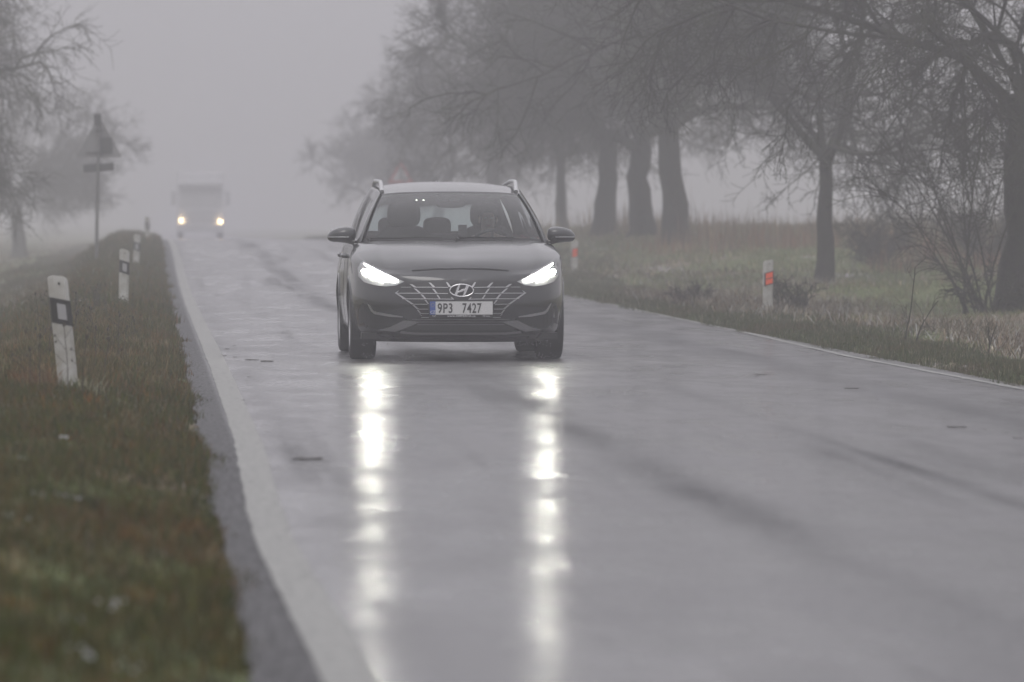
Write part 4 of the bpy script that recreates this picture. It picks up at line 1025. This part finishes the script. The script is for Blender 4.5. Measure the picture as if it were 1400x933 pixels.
# door seams, handles, sill, arch lips
for sg in (1, -1):
    mb = MB()
    for ln in ([(1.62, .955), (1.60, .80), (1.50, .5), (1.49, .26)], [(2.40, .975), (2.41, .6), (2.40, .27)], [(3.34, .99), (3.30, .75), (3.12, .50), (3.02, .27)], [(1.49, .26), (2.3, .255), (3.02, .27)], [(.62, .72), (.70, .80), (.98, .91)]):
        panel(ribbon(ln, .006), .002, .006, 'side', sg, mb, .08)
    mb.build('door_gap', seam_m, CAR)
for sg in (1, -1):
    for y_ in (2.18, 3.08):
        x_ = fx(y_, .85, sg); mb = MB(); mb.tube([(x_, y_ - .11, .85), (x_ + sg * .032, y_ - .085, .852), (x_ + sg * .036, y_, .856), (x_ + sg * .032, y_ + .085, .858), (x_, y_ + .11, .858)], [.013, .014, .014, .014, .013], 8, flat=1.2); mb.build('door_handle', chrome if False else cpaint, CAR, smooth=True)
    mb = MB()
    for ay in (AX, AX2):
        pts = []
        for a in np.linspace(R(-12), R(192), 34):
            y_, z_ = ay + (AR + .004) * math.cos(a), WZ + (AR + .004) * math.sin(a); pts.append((fx(y_ , max(z_, .2), sg) if True else 0, y_, z_))
        MB().tube(pts, .009, 6).build('arch_lip', cpaint, CAR, smooth=True)
    for ay in (AX, AX2):
        mb = MB(); v = []; aa = np.linspace(R(-25), R(205), 30)
        for x_ in (.62, .875):
            v += [(sg * x_, ay + AR * math.cos(a), WZ + AR * math.sin(a)) for a in aa]
        mb.add(v, [(i, i + 1, i + 31, i + 30) for i in range(29)]); c0 = len(mb.v); mb.add([(sg * .62, ay, WZ)] + v[:30], [(0, i + 1, i + 2) for i in range(29)])
        mb.build('wheel_liner', cblack, CAR)
mb = MB(); mb.box((0, 2.2, .205), (1.62, 3.9, .05)); mb.box((0, .62, .24), (1.15, .9, .10)); mb.box((0, 2.25, .18), (.3, 3.2, .05)); mb.build('underbody', cblack, CAR)
# wheels
rim_m = mat('alloy', (.35, .35, .36), .35, metal=.8); brake = mat('disc_steel', (.2, .2, .2), .4, metal=.8)
for sg in (1, -1):
    for ay in (AX, AX2):
        w_ = empty('wheel', (sg * .782, ay, WZ)); w_.parent = CAR
        mb = MB(); mb.lathe([(-.098, .225), (-.108, .25), (-.110, .285), (-.100, .312), (-.082, .3215), (.0, .3235), (.082, .3215), (.100, .312), (.110, .285), (.108, .25), (.098, .225), (.0, .215), (-.098, .225)], axis='x', n=64)
        mb.build('tyre', tyre_m, w_, smooth=True, angle=40)
        mb = MB(); mb.lathe([(sg * .100, .226), (sg * .104, .222), (sg * .085, .212), (sg * -.09, .205), (sg * -.10, .222)], axis='x', n=48)
        for k in range(10):
            a = 2 * math.pi * (k // 2) / 5 + (.17 if k % 2 else -.17); rm = Matrix.Rotation(a, 3, 'X'); mb.box(rm @ Vector((sg * .082, 0, .13)), (.022, .030, .19), rm)
        mb.lathe([(sg * .095, .001), (sg * .095, .06), (sg * .05, .07)], axis='x', n=24); mb.build('rim', rim_m, w_, smooth=True, angle=30)
        mb = MB(); mb.lathe([(sg * .02, .001), (sg * .02, .15), (sg * .0, .15), (0, .001)], axis='x', n=32); mb.build('brake_disc', brake, w_)
# tail lights
tail_m = mat('tail_red', (.35, .01, .01), .2, coat=.5)
for sg in (1, -1):
    mb = MB(); mb.ellipsoid((sg * .63, 4.38, .90), (.13, .13, .06), 16, 8); mb.build('tail_light', tail_m, CAR, smooth=True)
# ---- cabin
mb = MB(); mb.prism([(1.12, .80), (1.12, .90), (1.25, .955), (1.50, .965), (1.66, .90), (1.68, .70), (1.6, .6)], -.74, .74, 'x'); mb.ellipsoid((.36, 1.60, .955), (.20, .12, .05), 16, 8); mb.build('dashboard', inter, CAR, smooth=True, angle=40)
mb = MB(); mb.box((0, 2.7, .32), (1.5, 3.2, .06)); mb.box((0, 2.1, .55), (.24, 1.1, .40)); mb.build('cabin_floor', inter, CAR, bevel=.02)
for sg in (1, -1): MB().box((sg * .80, 2.7, .66), (.05, 3.1, .58)).build('door_lining', inter, CAR)
mb = MB(); HL = RF[1:-1] * np.array([.97, 1, 1]) + np.array([0, 0, -.035]); grid_mb(HL, mb=mb); mb.build('headlining', mat('headliner', (.20, .20, .20), .9), CAR)
for x_ in (-.36, .36):
    st = empty('front_seat', (x_, 2.35, .35)); st.parent = CAR
    mb = MB(); mb.ellipsoid((0, -.20, .10), (.26, .30, .11), 20, 10, p=.6); mb.build('seat_cushion', inter, st, smooth=True)
    rm = Matrix.Rotation(R(-16), 3, 'X'); mb = MB(); mb.ellipsoid((0, .13, .42), (.265, .085, .36), 24, 14, rot=rm, p=.62); mb.build('backrest', inter, st, smooth=True)
    mb = MB(); mb.ellipsoid((0, .20, .86), (.145, .06, .115), 20, 12, p=.65); mb.tube([(-.05, .17, .7), (-.05, .19, .82)], .008, 6); mb.tube([(.05, .17, .7), (.05, .19, .82)], .008, 6); mb.build('headrest', inter, st, smooth=True)
st = empty('rear_bench', (0, 3.25, .35)); st.parent = CAR
mb = MB(); mb.ellipsoid((0, -.15, .12), (.66, .28, .13), 24, 10, p=.5); mb.build('seat_cushion', inter, st, smooth=True)
mb = MB(); mb.ellipsoid((0, .20, .40), (.66, .10, .30), 24, 12, rot=Matrix.Rotation(R(-18), 3, 'X'), p=.5); mb.build('backrest', inter, st, smooth=True)
for x_ in (-.42, -.02, .42):
    mb = MB(); mb.ellipsoid((x_, .32, .75), (.125, .05, .085), 16, 10, p=.6); mb.build('headrest', inter, st, smooth=True)
mb = MB(); P = [Vector((0, 0, 0)) + Matrix.Rotation(R(-68), 3, 'X') @ Vector((.185 * math.cos(a), .185 * math.sin(a), 0)) for a in np.linspace(0, 2 * math.pi, 37)]
mb.tube([p + Vector((.36, 1.80, .905)) for p in P], .015, 8, cap=False); mb.ellipsoid((.36, 1.79, .905), (.07, .03, .06), 12, 8)
for a in (0, math.pi, -math.pi / 2):
    q = Matrix.Rotation(R(-68), 3, 'X') @ Vector((.18 * math.cos(a), .18 * math.sin(a), 0)); mb.tube([(.36, 1.80, .905), Vector((.36, 1.80, .905)) + q], .014, 6)
mb.tube([(.36, 1.80, .905), (.36, 1.60, .87)], .03, 8); mb.build('steering_wheel', cblack, CAR, smooth=True)
mb = MB(); mb.ellipsoid((0.01, 1.83, 1.300), (.125, .022, .036), 20, 8, p=.7); mb.tube([(0, 1.83, 1.31), (0, 1.78, 1.36)], .012, 6); imr = mb.build('rear_view_mirror', cblack, CAR, smooth=True)
mb = MB(); mb.prism([(-.11, 1.385), (.11, 1.385), (.09, 1.335), (-.09, 1.335)], 1.76, 1.85); mb.build('camera_housing', cblack, CAR, bevel=.012)
mlm = mat('map_lamp', (.9, .9, .8), .3, emis=(1, .97, .85), estr=4)
for x_ in (-.275, -.215):
    mb = MB(); mb.ellipsoid((x_, 2.0, 1.352 - .02), (.008, .004, .005), 10, 6); mb.build('map_lamp', mlm, CAR)
mb = MB(); mb.box((.095, 1.52, 1.05), (.075, .012, .145)); ph = mb.build('phone', cblack, None, bevel=.006); ph.location = CAR.location; tag(ph, 'dark phone clamped upright on the car dashboard next to the driver', 'phone')
mb = MB(); mb.tube([(.095, 1.54, 1.03), (.095, 1.56, .96)], .012, 6); mb.box((.095, 1.53, 1.0), (.085, .02, .02)); mb.build('phone_holder', cblack, CAR)
# washed-up droplets thrown by the tyres
drop_m = mat('water_drops', (.5, .5, .52), .1)
rr = random.Random(12); mb = MB()
for i in range(260):
    sg = rr.choice((-1, 1)); x_ = 2.55 + sg * rr.uniform(.35, .80); y_ = 46.75 + rr.uniform(.2, .7); z_ = abs(rr.gauss(0, .03)) + .01 if rr.random() < .6 else rr.uniform(.12, .165)
    mb.ellipsoid((x_, y_, z_), (.003, .003, .003), 5, 3)
tag(mb.build('water_spray', drop_m), kind='stuff', cat='spray', label='fine water drops thrown up by the front tyres')
# ------------------------------------------------------------------ driver (one skinned body), seated behind the wheel
def skin_mesh(name, verts, edges, radii, m, root=0, sub=2, parent=None):
    me = bpy.data.meshes.new(name); me.from_pydata(verts, edges, []); me.materials.append(m)
    o = bpy.data.objects.new(name, me); col.objects.link(o)
    md = o.modifiers.new('skin', 'SKIN'); 
    for i, r_ in enumerate(radii): me.skin_vertices[0].data[i].radius = (r_, r_) if not hasattr(r_, '__len__') else r_
    me.skin_vertices[0].data[root].use_root = True
    s_ = o.modifiers.new('sub', 'SUBSURF'); s_.levels = sub; s_.render_levels = sub
    bpy.context.view_layer.update()
    m2 = bpy.data.meshes.new_from_object(o.evaluated_get(bpy.context.evaluated_depsgraph_get())); bpy.data.objects.remove(o)
    q = bpy.data.objects.new(name, m2); col.objects.link(q); m2.shade_smooth()
    if parent: q.parent = parent
    return q
skin = mat('skin', (.34, .23, .18), .5); jacket = mat('dark_jacket', (.03, .03, .035), .8); hair = mat('dark_hair', (.03, .022, .018), .7)
V, E, Rd = [], [], []
def v(p, r_, link=None):
    V.append(p); Rd.append(r_)
    if link is not None: E.append((link, len(V) - 1))
    return len(V) - 1
pel = v((0, .10, .55), (.16, .12)); bel = v((0, .11, .68), (.145, .115), pel); che = v((0, .12, .84), (.17, .12), bel); sh_ = v((0, .115, .97), (.13, .095), che); nk = v((0, .10, 1.04), (.055, .055), sh_)
h0 = v((0, .085, 1.11), (.062, .075), nk); h1 = v((0, .07, 1.19), (.072, .088), h0); h2 = v((0, .075, 1.255), (.06, .07), h1); nose = v((0, -.035, 1.155), (.013, .013), h1)
for sg in (-1, 1):
    s1 = v((sg * .185, .11, .955), .062, sh_); el = v((sg * .25, -.10, .76), .048, s1); wr = v((sg * .19, -.36, .935), .028, el); pa = v((sg * .165, -.435, .975), (.036, .020), wr)
    for k in range(4):   # fingers close over the rim
        o_ = (k - 1.5) * .019; a = v((sg * .15 + o_ * .5 * sg, -.475 - .004 * k, 1.005 - o_ * .6), .0095, pa); b = v((sg * .135 + o_ * .4 * sg, -.500, .995 - o_ * .8), .0088, a); v((sg * .135 + o_ * .3 * sg, -.490, .972 - o_ * .8), .0078, b)
    a = v((sg * .135, -.445, .965), .0105, pa); v((sg * .118, -.462, .950), .009, a)
    hp = v((sg * .11, .04, .50), .095, pel); kn = v((sg * .16, -.42, .56), .065, hp); an = v((sg * .13, -.70, .22), .045, kn); v((sg * .13, -.82, .19), .035, an)
D = skin_mesh('person', V, E, Rd, skin)
D.location = (2.55 + .36, 46.75 + 2.28, 0); tag(D, 'driver in a dark jacket holding the steering wheel, dim behind the windscreen', 'person')
JV, JE, JR = [], [], []
def jv(p, r_, link=None):
    JV.append(p); JR.append(r_)
    if link is not None: JE.append((link, len(JV) - 1))
    return len(JV) - 1
a = jv((0, .10, .58), (.175, .135)); b = jv((0, .11, .70), (.16, .13), a); c = jv((0, .12, .84), (.185, .135), b); d = jv((0, .115, .97), (.145, .11), c); jv((0, .105, 1.015), (.08, .08), d)
for sg in (-1, 1):
    e = jv((sg * .185, .11, .955), .075, d); f = jv((sg * .25, -.10, .76), .060, e); jv((sg * .20, -.32, .91), .042, f)
skin_mesh('jacket', JV, JE, JR, jacket, parent=D)
mb = MB(); mb.ellipsoid((0, .10, 1.235), (.084, .10, .085), 20, 12); mb.ellipsoid((0, .13, 1.18), (.083, .085, .09), 18, 10); mb.build('hair', hair, D, smooth=True)
for sg in (-1, 1):
    mb = MB(); mb.ellipsoid((sg * .028, -.018, 1.178), (.012, .008, .008), 10, 6); mb.build('eye', mat('eye_white', (.6, .58, .55), .2), D, smooth=True)
    mb = MB(); mb.ellipsoid((sg * .074, .085, 1.165), (.012, .02, .03), 10, 8); mb.build('ear', skin, D, smooth=True)
mb = MB(); mb.ellipsoid((0, -.008, 1.115), (.022, .008, .006), 12, 6); mb.build('mouth', mat('lips', (.32, .12, .10), .5), D, smooth=True)
for o in bpy.data.objects:
    if o.name.startswith('person'): pass

# ------------------------------------------------------------------ fog
mb = MB(); mb.box((0, 470, 4.0), (860, 1080, 18.0))
hm = bpy.data.materials.new('fog'); hm.use_nodes = True; t = hm.node_tree; t.nodes.remove(t.nodes['Principled BSDF'])
pv = t.nodes.new('ShaderNodeVolumePrincipled'); pv.inputs['Color'].default_value = FOG_C; pv.inputs['Density'].default_value = FOG_D
pv.inputs['Anisotropy'].default_value = 0.6
t.links.new(pv.outputs[0], t.nodes['Material Output'].inputs['Volume'])
tag(mb.build('haze', hm), kind='stuff', cat='fog', label='even grey winter fog over the whole road')
